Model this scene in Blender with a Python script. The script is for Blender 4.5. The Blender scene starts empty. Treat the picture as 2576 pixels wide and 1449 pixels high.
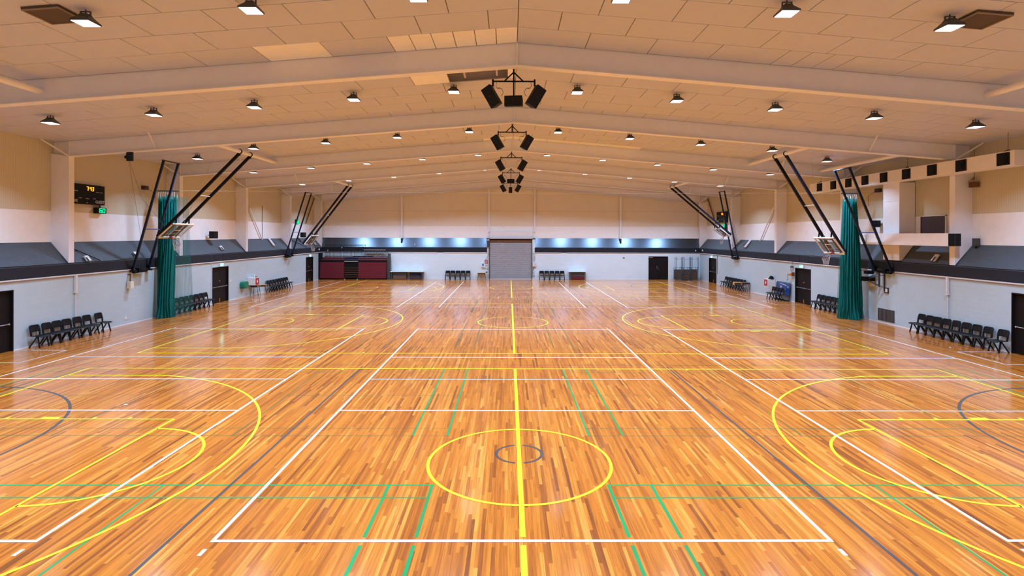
import bpy, math, random
from mathutils import Vector, Matrix
random.seed(7)
col = bpy.context.scene.collection
PI = math.pi

# ------------------------------------------------------------------ materials
def new_mat(name):
    m = bpy.data.materials.new(name); m.use_nodes = True
    nt = m.node_tree; nt.nodes.clear()
    o = nt.nodes.new('ShaderNodeOutputMaterial'); p = nt.nodes.new('ShaderNodeBsdfPrincipled')
    nt.links.new(p.outputs[0], o.inputs[0])
    return m, nt, p, o

def N(nt, t, **k):
    n = nt.nodes.new(t)
    for a, b in k.items(): setattr(n, a, b)
    return n

def L(nt, a, b): nt.links.new(a, b)

def mathn(nt, op, a, b=None, c=None):
    n = N(nt, 'ShaderNodeMath', operation=op)
    for i, v in enumerate((a, b, c)):
        if v is None: continue
        if isinstance(v, (int, float)): n.inputs[i].default_value = v
        else: L(nt, v, n.inputs[i])
    return n.outputs[0]

def plain(name, colr, rough=0.5, metal=0.0, vary=0.06, scale=3.0, bump=0.0, bscale=60.0, spec=0.5):
    """painted / moulded surface: gentle tonal variation plus optional fine bump"""
    m, nt, p, o = new_mat(name)
    tc = N(nt, 'ShaderNodeTexCoord')
    nz = N(nt, 'ShaderNodeTexNoise'); nz.inputs['Scale'].default_value = scale; nz.inputs['Detail'].default_value = 4
    L(nt, tc.outputs['Object'], nz.inputs['Vector'])
    mx = N(nt, 'ShaderNodeMix', data_type='RGBA')
    c = Vector(colr[:3])
    mx.inputs[6].default_value = (*(c * (1 - vary)), 1); mx.inputs[7].default_value = (*(c * (1 + vary)), 1)
    L(nt, nz.outputs['Fac'], mx.inputs[0]); L(nt, mx.outputs[2], p.inputs['Base Color'])
    p.inputs['Roughness'].default_value = rough; p.inputs['Metallic'].default_value = metal
    p.inputs['Specular IOR Level'].default_value = spec
    if bump:
        n2 = N(nt, 'ShaderNodeTexNoise'); n2.inputs['Scale'].default_value = bscale; n2.inputs['Detail'].default_value = 3
        L(nt, tc.outputs['Object'], n2.inputs['Vector'])
        b = N(nt, 'ShaderNodeBump'); b.inputs['Strength'].default_value = bump; b.inputs['Distance'].default_value = 0.01
        L(nt, n2.outputs['Fac'], b.inputs['Height']); L(nt, b.outputs[0], p.inputs['Normal'])
    return m

def emis(name, colr, s):
    m, nt, p, o = new_mat(name)
    nt.nodes.remove(p)
    e = N(nt, 'ShaderNodeEmission'); e.inputs[0].default_value = (*colr, 1); e.inputs[1].default_value = s
    L(nt, e.outputs[0], o.inputs[0]); return m

def wood_floor():
    m, nt, p, o = new_mat('strip_floor')
    tc = N(nt, 'ShaderNodeTexCoord'); sp = N(nt, 'ShaderNodeSeparateXYZ'); L(nt, tc.outputs['Object'], sp.inputs[0])
    x, y = sp.outputs[0], sp.outputs[1]
    xs = mathn(nt, 'DIVIDE', x, 0.056); ix = mathn(nt, 'FLOOR', xs)
    w1 = N(nt, 'ShaderNodeTexWhiteNoise', noise_dimensions='1D'); L(nt, ix, w1.inputs['W'])
    ln = mathn(nt, 'MULTIPLY_ADD', w1.outputs['Value'], 1.7, 0.8)
    yo = mathn(nt, 'MULTIPLY_ADD', w1.outputs['Value'], 57.0, y)
    iy = mathn(nt, 'FLOOR', mathn(nt, 'DIVIDE', yo, ln))
    cb = N(nt, 'ShaderNodeCombineXYZ'); L(nt, ix, cb.inputs[0]); L(nt, iy, cb.inputs[1])
    w2 = N(nt, 'ShaderNodeTexWhiteNoise', noise_dimensions='2D'); L(nt, cb.outputs[0], w2.inputs['Vector'])
    # long slow drift so that darker and lighter boards gather
    mp0 = N(nt, 'ShaderNodeMapping'); mp0.inputs['Scale'].default_value = (0.9, 0.16, 1); L(nt, tc.outputs['Object'], mp0.inputs[0])
    nb = N(nt, 'ShaderNodeTexNoise'); nb.inputs['Scale'].default_value = 1.0; nb.inputs['Detail'].default_value = 3; L(nt, mp0.outputs[0], nb.inputs['Vector'])
    v = mathn(nt, 'ADD', w2.outputs['Value'], mathn(nt, 'MULTIPLY_ADD', nb.outputs['Fac'], 0.36, -0.15))
    r = N(nt, 'ShaderNodeValToRGB'); L(nt, v, r.inputs[0])
    e = r.color_ramp.elements
    e[0].position = 0.0; e[0].color = (0.25, 0.062, 0.012, 1)
    e[1].position = 1.0; e[1].color = (0.81, 0.31, 0.045, 1)
    for q, c in ((0.05, (0.34, 0.086, 0.013, 1)), (0.14, (0.49, 0.126, 0.015, 1)), (0.38, (0.60, 0.166, 0.018, 1)), (0.70, (0.67, 0.200, 0.021, 1)), (0.90, (0.715, 0.228, 0.026, 1))):
        k = e.new(q); k.color = c
    # grain streaks along the boards
    mp = N(nt, 'ShaderNodeMapping'); mp.inputs['Scale'].default_value = (70, 1.6, 1); L(nt, tc.outputs['Object'], mp.inputs[0])
    cv = N(nt, 'ShaderNodeVectorMath', operation='ADD'); L(nt, mp.outputs[0], cv.inputs[0])
    cb2 = N(nt, 'ShaderNodeCombineXYZ'); L(nt, mathn(nt, 'MULTIPLY', w2.outputs['Value'], 91.0), cb2.inputs[2]); L(nt, cb2.outputs[0], cv.inputs[1])
    g = N(nt, 'ShaderNodeTexNoise'); g.inputs['Scale'].default_value = 1.0; g.inputs['Detail'].default_value = 5; g.inputs['Roughness'].default_value = 0.6
    L(nt, cv.outputs[0], g.inputs['Vector'])
    gr = N(nt, 'ShaderNodeMapRange'); L(nt, g.outputs['Fac'], gr.inputs[0])
    gr.inputs[1].default_value = 0.28; gr.inputs[2].default_value = 0.72; gr.inputs[3].default_value = 0.66; gr.inputs[4].default_value = 1.24
    mp3 = N(nt, 'ShaderNodeMapping'); mp3.inputs['Scale'].default_value = (26, 0.7, 1); L(nt, tc.outputs['Object'], mp3.inputs[0])
    cv3 = N(nt, 'ShaderNodeVectorMath', operation='ADD'); L(nt, mp3.outputs[0], cv3.inputs[0]); L(nt, cb2.outputs[0], cv3.inputs[1])
    g3 = N(nt, 'ShaderNodeTexNoise'); g3.inputs['Scale'].default_value = 1.0; g3.inputs['Detail'].default_value = 3; L(nt, cv3.outputs[0], g3.inputs['Vector'])
    gr3 = N(nt, 'ShaderNodeMapRange'); L(nt, g3.outputs['Fac'], gr3.inputs[0])
    gr3.inputs[1].default_value = 0.3; gr3.inputs[2].default_value = 0.7; gr3.inputs[3].default_value = 0.80; gr3.inputs[4].default_value = 1.16
    gm = mathn(nt, 'MULTIPLY', gr.outputs[0], gr3.outputs[0])
    mul = N(nt, 'ShaderNodeVectorMath', operation='SCALE'); L(nt, r.outputs[0], mul.inputs[0]); L(nt, gm, mul.inputs['Scale'])
    # joints between boards
    fx = mathn(nt, 'FRACT', xs); d = mathn(nt, 'ABSOLUTE', mathn(nt, 'SUBTRACT', fx, 0.5))
    gap = mathn(nt, 'MULTIPLY', mathn(nt, 'GREATER_THAN', d, 0.484), 0.32)
    mg = N(nt, 'ShaderNodeMix', data_type='RGBA'); L(nt, gap, mg.inputs[0]); L(nt, mul.outputs[0], mg.inputs[6]); mg.inputs[7].default_value = (0.12, 0.05, 0.02, 1)
    L(nt, mg.outputs[2], p.inputs['Base Color'])
    # varnish, slightly uneven
    nr = N(nt, 'ShaderNodeTexNoise'); nr.inputs['Scale'].default_value = 0.35; nr.inputs['Detail'].default_value = 3; L(nt, tc.outputs['Object'], nr.inputs['Vector'])
    rr = N(nt, 'ShaderNodeMapRange'); L(nt, nr.outputs['Fac'], rr.inputs[0]); rr.inputs[3].default_value = FR[0]; rr.inputs[4].default_value = FR[1]
    L(nt, rr.outputs[0], p.inputs['Roughness'])
    p.inputs['Specular IOR Level'].default_value = FR[2]
    p.inputs['Coat Weight'].default_value = 1.0; p.inputs['Coat Roughness'].default_value = FR[3]; p.inputs['Coat IOR'].default_value = 1.55
    return m
FR = (0.36, 0.46, 0.05, 0.13)

def line_paint(name, colr, worn=0.0):
    m, nt, p, o = new_mat(name)
    p.inputs['Base Color'].default_value = (*colr, 1); p.inputs['Roughness'].default_value = 0.19; p.inputs['Coat Weight'].default_value = 0.5; p.inputs['Coat Roughness'].default_value = FR[3]; p.inputs['Roughness'].default_value = 0.4; p.inputs['Specular IOR Level'].default_value = 0.2
    tc = N(nt, 'ShaderNodeTexCoord')
    nz = N(nt, 'ShaderNodeTexNoise'); nz.inputs['Scale'].default_value = 0.6; nz.inputs['Detail'].default_value = 6
    L(nt, tc.outputs['Object'], nz.inputs['Vector'])
    if worn:
        tr = N(nt, 'ShaderNodeBsdfTransparent'); mx = N(nt, 'ShaderNodeMixShader')
        mr = N(nt, 'ShaderNodeMapRange'); L(nt, nz.outputs['Fac'], mr.inputs[0]); mr.inputs[1].default_value = 0.3; mr.inputs[2].default_value = 0.7
        mr.inputs[3].default_value = max(0, worn - 0.25); mr.inputs[4].default_value = min(1, worn + 0.25)
        L(nt, mr.outputs[0], mx.inputs[0]); L(nt, p.outputs[0], mx.inputs[1]); L(nt, tr.outputs[0], mx.inputs[2]); L(nt, mx.outputs[0], o.inputs[0])
    else:
        mx = N(nt, 'ShaderNodeMix', data_type='RGBA'); L(nt, nz.outputs['Fac'], mx.inputs[0])
        c = Vector(colr); mx.inputs[6].default_value = (*(c * 0.94), 1); mx.inputs[7].default_value = (*colr, 1); L(nt, mx.outputs[2], p.inputs['Base Color'])
    return m

def block_wall(name, axis, colr):
    """painted concrete block courses; axis = which world axis runs along the wall"""
    m, nt, p, o = new_mat(name)
    tc = N(nt, 'ShaderNodeTexCoord'); sp = N(nt, 'ShaderNodeSeparateXYZ'); L(nt, tc.outputs['Object'], sp.inputs[0])
    cb = N(nt, 'ShaderNodeCombineXYZ'); L(nt, sp.outputs[0 if axis == 'x' else 1], cb.inputs[0]); L(nt, sp.outputs[2], cb.inputs[1])
    b = N(nt, 'ShaderNodeTexBrick'); L(nt, cb.outputs[0], b.inputs['Vector'])
    b.inputs['Scale'].default_value = 1.0; b.inputs['Brick Width'].default_value = 0.4; b.inputs['Row Height'].default_value = 0.2
    b.inputs['Mortar Size'].default_value = 0.006; b.inputs['Mortar Smooth'].default_value = 0.4
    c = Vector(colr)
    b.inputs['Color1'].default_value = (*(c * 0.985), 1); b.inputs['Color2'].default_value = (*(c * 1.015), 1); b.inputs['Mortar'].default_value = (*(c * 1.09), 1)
    n = N(nt, 'ShaderNodeTexNoise'); n.inputs['Scale'].default_value = 0.8; n.inputs['Detail'].default_value = 6; L(nt, tc.outputs['Object'], n.inputs['Vector'])
    mx = N(nt, 'ShaderNodeMix', data_type='RGBA', blend_type='MULTIPLY'); mx.inputs[0].default_value = 1
    mr = N(nt, 'ShaderNodeMapRange'); L(nt, n.outputs['Fac'], mr.inputs[0]); mr.inputs[3].default_value = 0.94; mr.inputs[4].default_value = 1.05
    L(nt, b.outputs['Color'], mx.inputs[6]); L(nt, mr.outputs[0], mx.inputs[7]); L(nt, mx.outputs[2], p.inputs['Base Color'])
    p.inputs['Roughness'].default_value = 0.55
    n2 = N(nt, 'ShaderNodeTexNoise'); n2.inputs['Scale'].default_value = 45; n2.inputs['Detail'].default_value = 3; L(nt, tc.outputs['Object'], n2.inputs['Vector'])
    h = mathn(nt, 'MULTIPLY_ADD', n2.outputs['Fac'], 0.35, mathn(nt, 'MULTIPLY', b.outputs['Fac'], -0.8))
    bp = N(nt, 'ShaderNodeBump'); bp.inputs['Strength'].default_value = 0.55; bp.inputs['Distance'].default_value = 0.012
    L(nt, h, bp.inputs['Height']); L(nt, bp.outputs[0], p.inputs['Normal'])
    return m

def ribbed(name, axis, colr, pitch=0.10):
    m, nt, p, o = new_mat(name)
    tc = N(nt, 'ShaderNodeTexCoord'); sp = N(nt, 'ShaderNodeSeparateXYZ'); L(nt, tc.outputs['Object'], sp.inputs[0])
    a = sp.outputs[0 if axis == 'x' else 1]
    fr = mathn(nt, 'FRACT', mathn(nt, 'DIVIDE', a, pitch))
    rib = mathn(nt, 'LESS_THAN', fr, 0.30)
    nz = N(nt, 'ShaderNodeTexNoise'); nz.inputs['Scale'].default_value = 1.2; nz.inputs['Detail'].default_value = 5; L(nt, tc.outputs['Object'], nz.inputs['Vector'])
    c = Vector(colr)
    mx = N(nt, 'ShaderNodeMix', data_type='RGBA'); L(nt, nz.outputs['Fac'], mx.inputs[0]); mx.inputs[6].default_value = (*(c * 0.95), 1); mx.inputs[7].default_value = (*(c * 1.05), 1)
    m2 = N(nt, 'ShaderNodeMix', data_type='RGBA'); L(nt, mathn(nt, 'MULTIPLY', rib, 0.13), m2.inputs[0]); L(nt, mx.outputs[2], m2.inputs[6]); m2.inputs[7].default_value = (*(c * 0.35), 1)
    L(nt, m2.outputs[2], p.inputs['Base Color']); p.inputs['Roughness'].default_value = 0.6
    bp = N(nt, 'ShaderNodeBump'); bp.inputs['Strength'].default_value = 0.5; bp.inputs['Distance'].default_value = 0.02; bp.invert = True
    L(nt, rib, bp.inputs['Height']); L(nt, bp.outputs[0], p.inputs['Normal'])
    return m

def netting(name, colr, see):
    m, nt, p, o = new_mat(name)
    p.inputs['Base Color'].default_value = (*colr, 1); p.inputs['Roughness'].default_value = 0.7
    tl = N(nt, 'ShaderNodeBsdfTranslucent'); tl.inputs[0].default_value = (*colr, 1)
    a = N(nt, 'ShaderNodeMixShader'); a.inputs[0].default_value = 0.35; L(nt, p.outputs[0], a.inputs[1]); L(nt, tl.outputs[0], a.inputs[2])
    tr = N(nt, 'ShaderNodeBsdfTransparent'); b = N(nt, 'ShaderNodeMixShader')
    tc = N(nt, 'ShaderNodeTexCoord'); nz = N(nt, 'ShaderNodeTexNoise'); nz.inputs['Scale'].default_value = 3; nz.inputs['Detail'].default_value = 5
    mp = N(nt, 'ShaderNodeMapping'); mp.inputs['Scale'].default_value = (3, 3, 0.15); L(nt, tc.outputs['Object'], mp.inputs[0]); L(nt, mp.outputs[0], nz.inputs['Vector'])
    mr = N(nt, 'ShaderNodeMapRange'); L(nt, nz.outputs['Fac'], mr.inputs[0]); mr.inputs[1].default_value = 0.3; mr.inputs[2].default_value = 0.7
    mr.inputs[3].default_value = max(0, see - 0.12); mr.inputs[4].default_value = min(1, see + 0.12)
    L(nt, mr.outputs[0], b.inputs[0]); L(nt, a.outputs[0], b.inputs[1]); L(nt, tr.outputs[0], b.inputs[2]); L(nt, b.outputs[0], o.inputs[0])
    return m

def glass(name):
    m, nt, p, o = new_mat(name)
    p.inputs['Base Color'].default_value = (0.75, 0.8, 0.8, 1); p.inputs['Roughness'].default_value = 0.05
    tr = N(nt, 'ShaderNodeBsdfTransparent'); tr.inputs[0].default_value = (0.86, 0.88, 0.88, 1)
    b = N(nt, 'ShaderNodeMixShader'); b.inputs[0].default_value = 0.93
    L(nt, p.outputs[0], b.inputs[1]); L(nt, tr.outputs[0], b.inputs[2]); L(nt, b.outputs[0], o.inputs[0])
    return m

CEIL = (0.585, 0.615, 0.76)
M = dict(
    floor=wood_floor(),
    white_line=line_paint('white_line', (0.90, 0.89, 0.86)), yellow_line=line_paint('yellow_line', (0.97, 0.82, 0.02)),
    green_line=line_paint('green_line', (0.0, 0.34, 0.09), 0.05), faded_green=line_paint('faded_green', (0.03, 0.20, 0.07), 0.55),
    grey_line=line_paint('grey_line', (0.085, 0.075, 0.07), 0.10), faded_grey=line_paint('faded_grey', (0.10, 0.08, 0.10), 0.5),
    block_y=block_wall('block_y', 'y', (0.47, 0.58, 0.62)), block_x=block_wall('block_x', 'x', (0.68, 0.80, 0.86)),  # same blockwork; end wall copy painted lighter for the stronger light falling there
    white_band=plain('white_band', (0.90, 0.91, 0.92), 0.6), cream_steel=plain('cream_steel', (0.84, 0.85, 0.90), 0.45),
    clad_y=ribbed('clad_y', 'y', (0.64, 0.59, 0.43)), clad_x=ribbed('clad_x', 'x', (0.80, 0.76, 0.66)),  # one cladding in two tones: the lighting difference is put into the colour
    seam=plain('seam', (0.46, 0.31, 0.17), 0.6),
    slope=plain('slope', (0.074, 0.088, 0.102), 0.62, vary=0.22, scale=5, bump=0.5, bscale=18), slope_gloss=plain('slope_gloss', (0.085, 0.11, 0.14), 0.27, metal=0.8, vary=0.05, spec=0.8),
    fascia=plain('fascia', (0.019, 0.023, 0.031), 0.6, spec=0.2), panel=plain('panel', CEIL, 0.85, vary=0.04, bump=0.3, bscale=30), new_panel=plain('new_panel', (0.90, 0.92, 0.96), 0.8),
    backing=plain('backing', (0.30, 0.24, 0.20), 0.9), roof_void=plain('roof_void', (0.62, 0.56, 0.54), 0.9),
    trim=plain('trim', (0.36, 0.34, 0.32), 0.6), cap=plain('cap', (0.66, 0.66, 0.66), 0.5), black=plain('black', (0.004, 0.004, 0.005), 0.55, spec=0.2), black_plastic=plain('black_plastic', (0.006, 0.0065, 0.008), 0.42, spec=0.25),
    blue_black=plain('blue_black', (0.006, 0.013, 0.036), 0.4, spec=0.3), blue_steel=plain('blue_steel', (0.02, 0.09, 0.26), 0.35),
    door=plain('door', (0.009, 0.006, 0.006), 0.6, spec=0.2), steel=plain('steel', (0.5, 0.5, 0.5), 0.35, metal=0.9), alu=plain('alu', (0.72, 0.72, 0.72), 0.4, metal=0.5),
    shutter=plain('shutter', (0.44, 0.48, 0.54), 0.45, metal=0.35), white=plain('white', (0.82, 0.82, 0.82), 0.4), cream=plain('cream', (0.72, 0.68, 0.55), 0.5),
    glass=glass('glass'), rim=plain('rim', (0.25, 0.03, 0.02), 0.4), net_white=plain('net_white', (0.6, 0.6, 0.6), 0.8),
    net=netting('net', (0.0, 0.25, 0.225), 0.36), net_sheer=netting('net_sheer', (0.0, 0.16, 0.14), 0.66),
    maroon_edge=plain('maroon_edge', (0.24, 0.03, 0.05), 0.25), maroon=plain('maroon', (0.13, 0.007, 0.018), 0.42), step=plain('step', (0.075, 0.05, 0.035), 0.6), red=plain('red', (0.45, 0.02, 0.015), 0.4),
    duct=plain('duct', (0.82, 0.81, 0.82), 0.5), duct_white=plain('duct_white', (0.84, 0.82, 0.80), 0.5), grille=plain('grille', (0.008, 0.007, 0.008), 0.7, spec=0.2),
    vent=plain('vent', (0.10, 0.09, 0.085), 0.6), green=plain('green', (0.0, 0.19, 0.10), 0.25), ply=plain('ply', (0.55, 0.30, 0.07), 0.5), brown=plain('brown', (0.16, 0.07, 0.03), 0.6),
    blue=plain('blue', (0.008, 0.045, 0.19), 0.3), blue_mark=plain('blue_mark', (0.01, 0.22, 0.45), 0.4), dark_brown=plain('dark_brown', (0.05, 0.028, 0.03), 0.55), darkgrey=plain('darkgrey', (0.05, 0.055, 0.06), 0.5),
    housing=plain('housing', (0.055, 0.06, 0.068), 0.45), hatch=plain('hatch', (0.085, 0.06, 0.04), 0.8), pale=plain('pale', (0.6, 0.75, 0.8), 0.2), orange=plain('orange', (0.6, 0.25, 0.05), 0.5),
    lamp=emis('lamp', (0.88, 0.97, 1.05), 1.3), amber=emis('amber', (1.0, 0.22, 0.005), 1.5), led_green=emis('led_green', (0.0, 0.55, 0.14), 1.2),
    exit_green=emis('exit_green', (0.0, 0.62, 0.5), 2.6), exit_white=emis('exit_white', (0.75, 0.95, 1.0), 3.5), letter=plain('letter', (0.55, 0.5, 0.42), 0.6),
)

# ------------------------------------------------------------------ mesh helpers
class MB:
    def __init__(s): s.v = []; s.f = []; s.sm = []
    def add(s, vs, fs, smooth=False):
        o = len(s.v); s.v += [Vector(q) for q in vs]; s.f += [tuple(i + o for i in f) for f in fs]; s.sm += [smooth] * len(fs); return s
    def box(s, c, d, R=None):
        hx, hy, hz = d[0] / 2, d[1] / 2, d[2] / 2
        vs = [Vector((x, y, z)) for x in (-hx, hx) for y in (-hy, hy) for z in (-hz, hz)]
        if R is not None: vs = [R @ q for q in vs]
        c = Vector(c)
        return s.add([q + c for q in vs], [(0, 1, 3, 2), (4, 6, 7, 5), (0, 4, 5, 1), (2, 3, 7, 6), (0, 2, 6, 4), (1, 5, 7, 3)])
    def b(s, x0, x1, y0, y1, z0, z1):
        return s.box(((x0 + x1) / 2, (y0 + y1) / 2, (z0 + z1) / 2), (abs(x1 - x0), abs(y1 - y0), abs(z1 - z0)))
    def bar(s, p, q, w, h, up=(0, 0, 1)):
        p, q = Vector(p), Vector(q); d = q - p; l = d.length; d.normalize()
        sd = d.cross(Vector(up))
        if sd.length < 1e-4: sd = d.cross(Vector((1, 0, 0)))
        sd.normalize(); u = sd.cross(d)
        R = Matrix((d, sd, u)).transposed()
        return s.box((p + q) / 2, (l, w, h), R)
    def tube(s, pts, r, n=8, cap=True):
        pts = [Vector(q) for q in pts]; rings = []
        prev = None
        for i, q in enumerate(pts):
            d = (pts[min(i + 1, len(pts) - 1)] - pts[max(i - 1, 0)])
            d.normalize()
            if prev is None:
                a = d.cross(Vector((0, 0, 1)))
                if a.length < 1e-3: a = d.cross(Vector((1, 0, 0)))
            else: a = prev - d * prev.dot(d)
            a.normalize(); prev = a; bq = d.cross(a)
            rr = r[i] if isinstance(r, (list, tuple)) else r
            rings.append([q + (a * math.cos(2 * PI * k / n) + bq * math.sin(2 * PI * k / n)) * rr for k in range(n)])
        vs = [x for g in rings for x in g]; fs = []
        for i in range(len(rings) - 1):
            for k in range(n):
                k2 = (k + 1) % n; fs.append((i * n + k, i * n + k2, (i + 1) * n + k2, (i + 1) * n + k))
        s.add(vs, fs, True)
        if cap:
            s.add(rings[0], [tuple(range(n))]); s.add(rings[-1], [tuple(range(n))][::-1])
        return s
    def prism(s, poly, ax, a, b):
        """extrude a polygon given in the two other axes along axis ax from a to b"""
        def P(u, v, t):
            return {'x': (t, u, v), 'y': (u, t, v), 'z': (u, v, t)}[ax]
        n = len(poly)
        vs = [P(u, v, a) for u, v in poly] + [P(u, v, b) for u, v in poly]
        fs = [tuple(range(n)), tuple(range(2 * n - 1, n - 1, -1))] + [(i, (i + 1) % n, n + (i + 1) % n, n + i) for i in range(n)]
        return s.add(vs, fs)
    def frustum(s, c0, d0, c1, d1):
        vs = []
        for c, d in ((c0, d0), (c1, d1)):
            for sx, sy in ((-1, -1), (1, -1), (1, 1), (-1, 1)): vs.append((c[0] + sx * d[0] / 2, c[1] + sy * d[1] / 2, c[2]))
        return s.add(vs, [(0, 1, 2, 3), (4, 5, 6, 7), (0, 1, 5, 4), (1, 2, 6, 5), (2, 3, 7, 6), (3, 0, 4, 7)])
    def build(s, name, mat, parent=None, bevel=0, world=None, label=None, recalc=True):
        me = bpy.data.meshes.new(name)
        off = Vector(world) if world is not None else Vector((0, 0, 0))
        me.from_pydata([q - off for q in s.v], [], s.f)
        for pl, sm in zip(me.polygons, s.sm): pl.use_smooth = sm
        me.update()
        if recalc:
            import bmesh
            bm = bmesh.new(); bm.from_mesh(me); bmesh.ops.recalc_face_normals(bm, faces=bm.faces); bm.to_mesh(me); bm.free()
        o = bpy.data.objects.new(name, me); col.objects.link(o)
        me.materials.append(M[mat] if isinstance(mat, str) else mat)
        if parent is not None: o.parent = parent
        elif world is not None: o.location = off
        if bevel:
            b = o.modifiers.new('bevel', 'BEVEL'); b.width = bevel; b.segments = 2; b.limit_method = 'ANGLE'
        if label: o['label'] = label
        return o

def tag(o, label=None, cat=None, group=None, kind=None):
    if label: o['label'] = label
    if cat: o['category'] = cat
    if group: o['group'] = group
    if kind: o['kind'] = kind
    return o

def thing(name, label, cat, loc=(0, 0, 0), rotz=0.0, group=None, kind=None):
    o = bpy.data.objects.new(name, None); col.objects.link(o)
    o.location = loc; o.rotation_euler = (0, 0, rotz); o.empty_display_size = 0.2
    return tag(o, label, cat, group, kind)

def dup(root, loc, rotz, label, group=None):
    r = root.copy(); col.objects.link(r); r.location = loc; r.rotation_euler = (0, 0, rotz); r['label'] = label
    if group: r['group'] = group
    for ch in list(root.children):
        c = ch.copy(); col.objects.link(c); c.parent = r
        for g in list(ch.children):
            d = g.copy(); col.objects.link(d); d.parent = c
    return r

def struct(mb, name, mat, parent=None, label=None, bevel=0):
    o = mb.build(name, mat, parent, bevel=bevel)
    if parent is None: tag(o, label, None, None, 'structure')
    return o

def text(s, size, origin, xdir, normal, mat, parent, name='lettering', world=(0, 0, 0), align='CENTER', squeeze=1.0):
    c = bpy.data.curves.new(name, 'FONT'); c.body = s; c.size = size; c.align_x = align; c.align_y = 'CENTER'; c.extrude = 0.003; c.offset = size * 0.012
    c.materials.append(M[mat]); o = bpy.data.objects.new(name, c); col.objects.link(o)
    xd = Vector(xdir).normalized(); nn = Vector(normal).normalized(); yd = nn.cross(xd)
    mtx = Matrix((xd * squeeze, yd, nn)).transposed().to_4x4(); mtx.translation = Vector(origin) - Vector(world)
    me = bpy.data.meshes.new_from_object(o); bpy.data.objects.remove(o); o = bpy.data.objects.new(name, me); col.objects.link(o)
    o.parent = parent; o.matrix_local = mtx
    return o

SEG = {'0': 'abcdef', '6': 'acdefg', '7': 'abc', '4': 'fgbc', '3': 'abgcd'}
def segments(mb, ch, o, xd, h, w, t, n):
    """one seven-segment digit; o = lower left corner, xd = reading direction, n = outward normal"""
    o, xd, n = Vector(o), Vector(xd), Vector(n); up = Vector((0, 0, 1))
    P = {'a': ((0, h), (w, h)), 'b': ((w, h), (w, h / 2)), 'c': ((w, h / 2), (w, 0)), 'd': ((0, 0), (w, 0)), 'e': ((0, h / 2), (0, 0)), 'f': ((0, h), (0, h / 2)), 'g': ((0, h / 2), (w, h / 2))}
    for k in SEG[ch]:
        (a, b), (c, d) = P[k]
        p = o + xd * (a + b * 0.1) + up * b; q = o + xd * (c + d * 0.1) + up * d
        e = (q - p).normalized() * t * 0.3
        mb.bar(p - e, q + e, t, 0.012, up=n) if False else mb.bar(p - e, q + e, 0.012 if abs((q - p).normalized().z) > 0.5 and False else t, 0.012, up=n)

# ------------------------------------------------------------------ hall dimensions (metres)
W = 18.85          # block wall faces
UW = 19.6          # upper wall faces
YB = 47.3          # back block wall face
YU = 47.75          # back cladding face
Y0 = -9.6          # wall behind the viewpoint
def zc(x): return 9.90 - 0.0815 * abs(x)       # ceiling underside
def zr(x): return 9.21 - 0.0805 * abs(x)       # rafter underside
FR_Y = [-0.1, 7.83, 15.76, 23.68, 31.6, 39.52, 47.45]

# floor ------------------------------------------------------------------
fl = struct(MB().b(-W - 0.3, W + 0.3, Y0, YU + 0.1, -0.2, 0), 'floor', 'floor', label='glossy orange hardwood strip floor with court markings')

def strip(mb, x0, y0, x1, y1, w, z):
    d = Vector((x1 - x0, y1 - y0)); d.normalize(); n = Vector((-d.y, d.x)) * w / 2
    mb.add([(x0 + n.x, y0 + n.y, z), (x0 - n.x, y0 - n.y, z), (x1 - n.x, y1 - n.y, z), (x1 + n.x, y1 + n.y, z)], [(0, 1, 2, 3)])
def rect_outline(mb, x0, x1, y0, y1, w, z):   # outer edges given
    h = w / 2
    strip(mb, x0, y0 + h, x1, y0 + h, w, z); strip(mb, x0, y1 - h, x1, y1 - h, w, z)
    strip(mb, x0 + h, y0 + w, x0 + h, y1 - w, w, z); strip(mb, x1 - h, y0 + w, x1 - h, y1 - w, w, z)
def arc(mb, cx, cy, r, a0, a1, w, z, n=64):
    vs = []; fs = []
    for i in range(n + 1):
        a = math.radians(a0 + (a1 - a0) * i / n)
        for rr in (r - w, r): vs.append((cx + rr * math.cos(a), cy + rr * math.sin(a), z))
    for i in range(n): fs.append((2 * i, 2 * i + 1, 2 * i + 3, 2 * i + 2))
    mb.add(vs, fs)
wl, yl, gl, fg, gy, fgy = MB(), MB(), MB(), MB(), MB(), MB()
ZW, ZY, ZG, ZK = 0.0042, 0.0034, 0.0018, 0.0026
# volleyball courts
for cx in (0.0, -11.47, 11.52):
    for y0 in (0.0, 25.95):
        rect_outline(wl, cx - 4.5, cx + 4.5, y0, y0 + 18, 0.06, ZW)
        for yy in (5.975, 9.0, 12.025): strip(wl, cx - 4.44, y0 + yy, cx + 4.44, y0 + yy, 0.055, ZW)
        for sx in (-1, 1):
            for ya in (y0 - 0.34, y0 + 18.18): strip(wl, cx + sx * 4.465, ya, cx + sx * 4.465, ya + 0.16, 0.06, ZW)
for s in (-1, 1):
    for a, b in ((11.05, 13.13), (27.4, 29.5), (31.7, 33.7), (43.2, 45.3)):
        strip(wl, s * 16.95, a, s * 16.95, b, 0.045, ZW); strip(wl, s * 16.93, a, s * (W - 0.01), a, 0.045, ZW); strip(wl, s * 16.93, b, s * (W - 0.01), b, 0.045, ZW)
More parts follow.
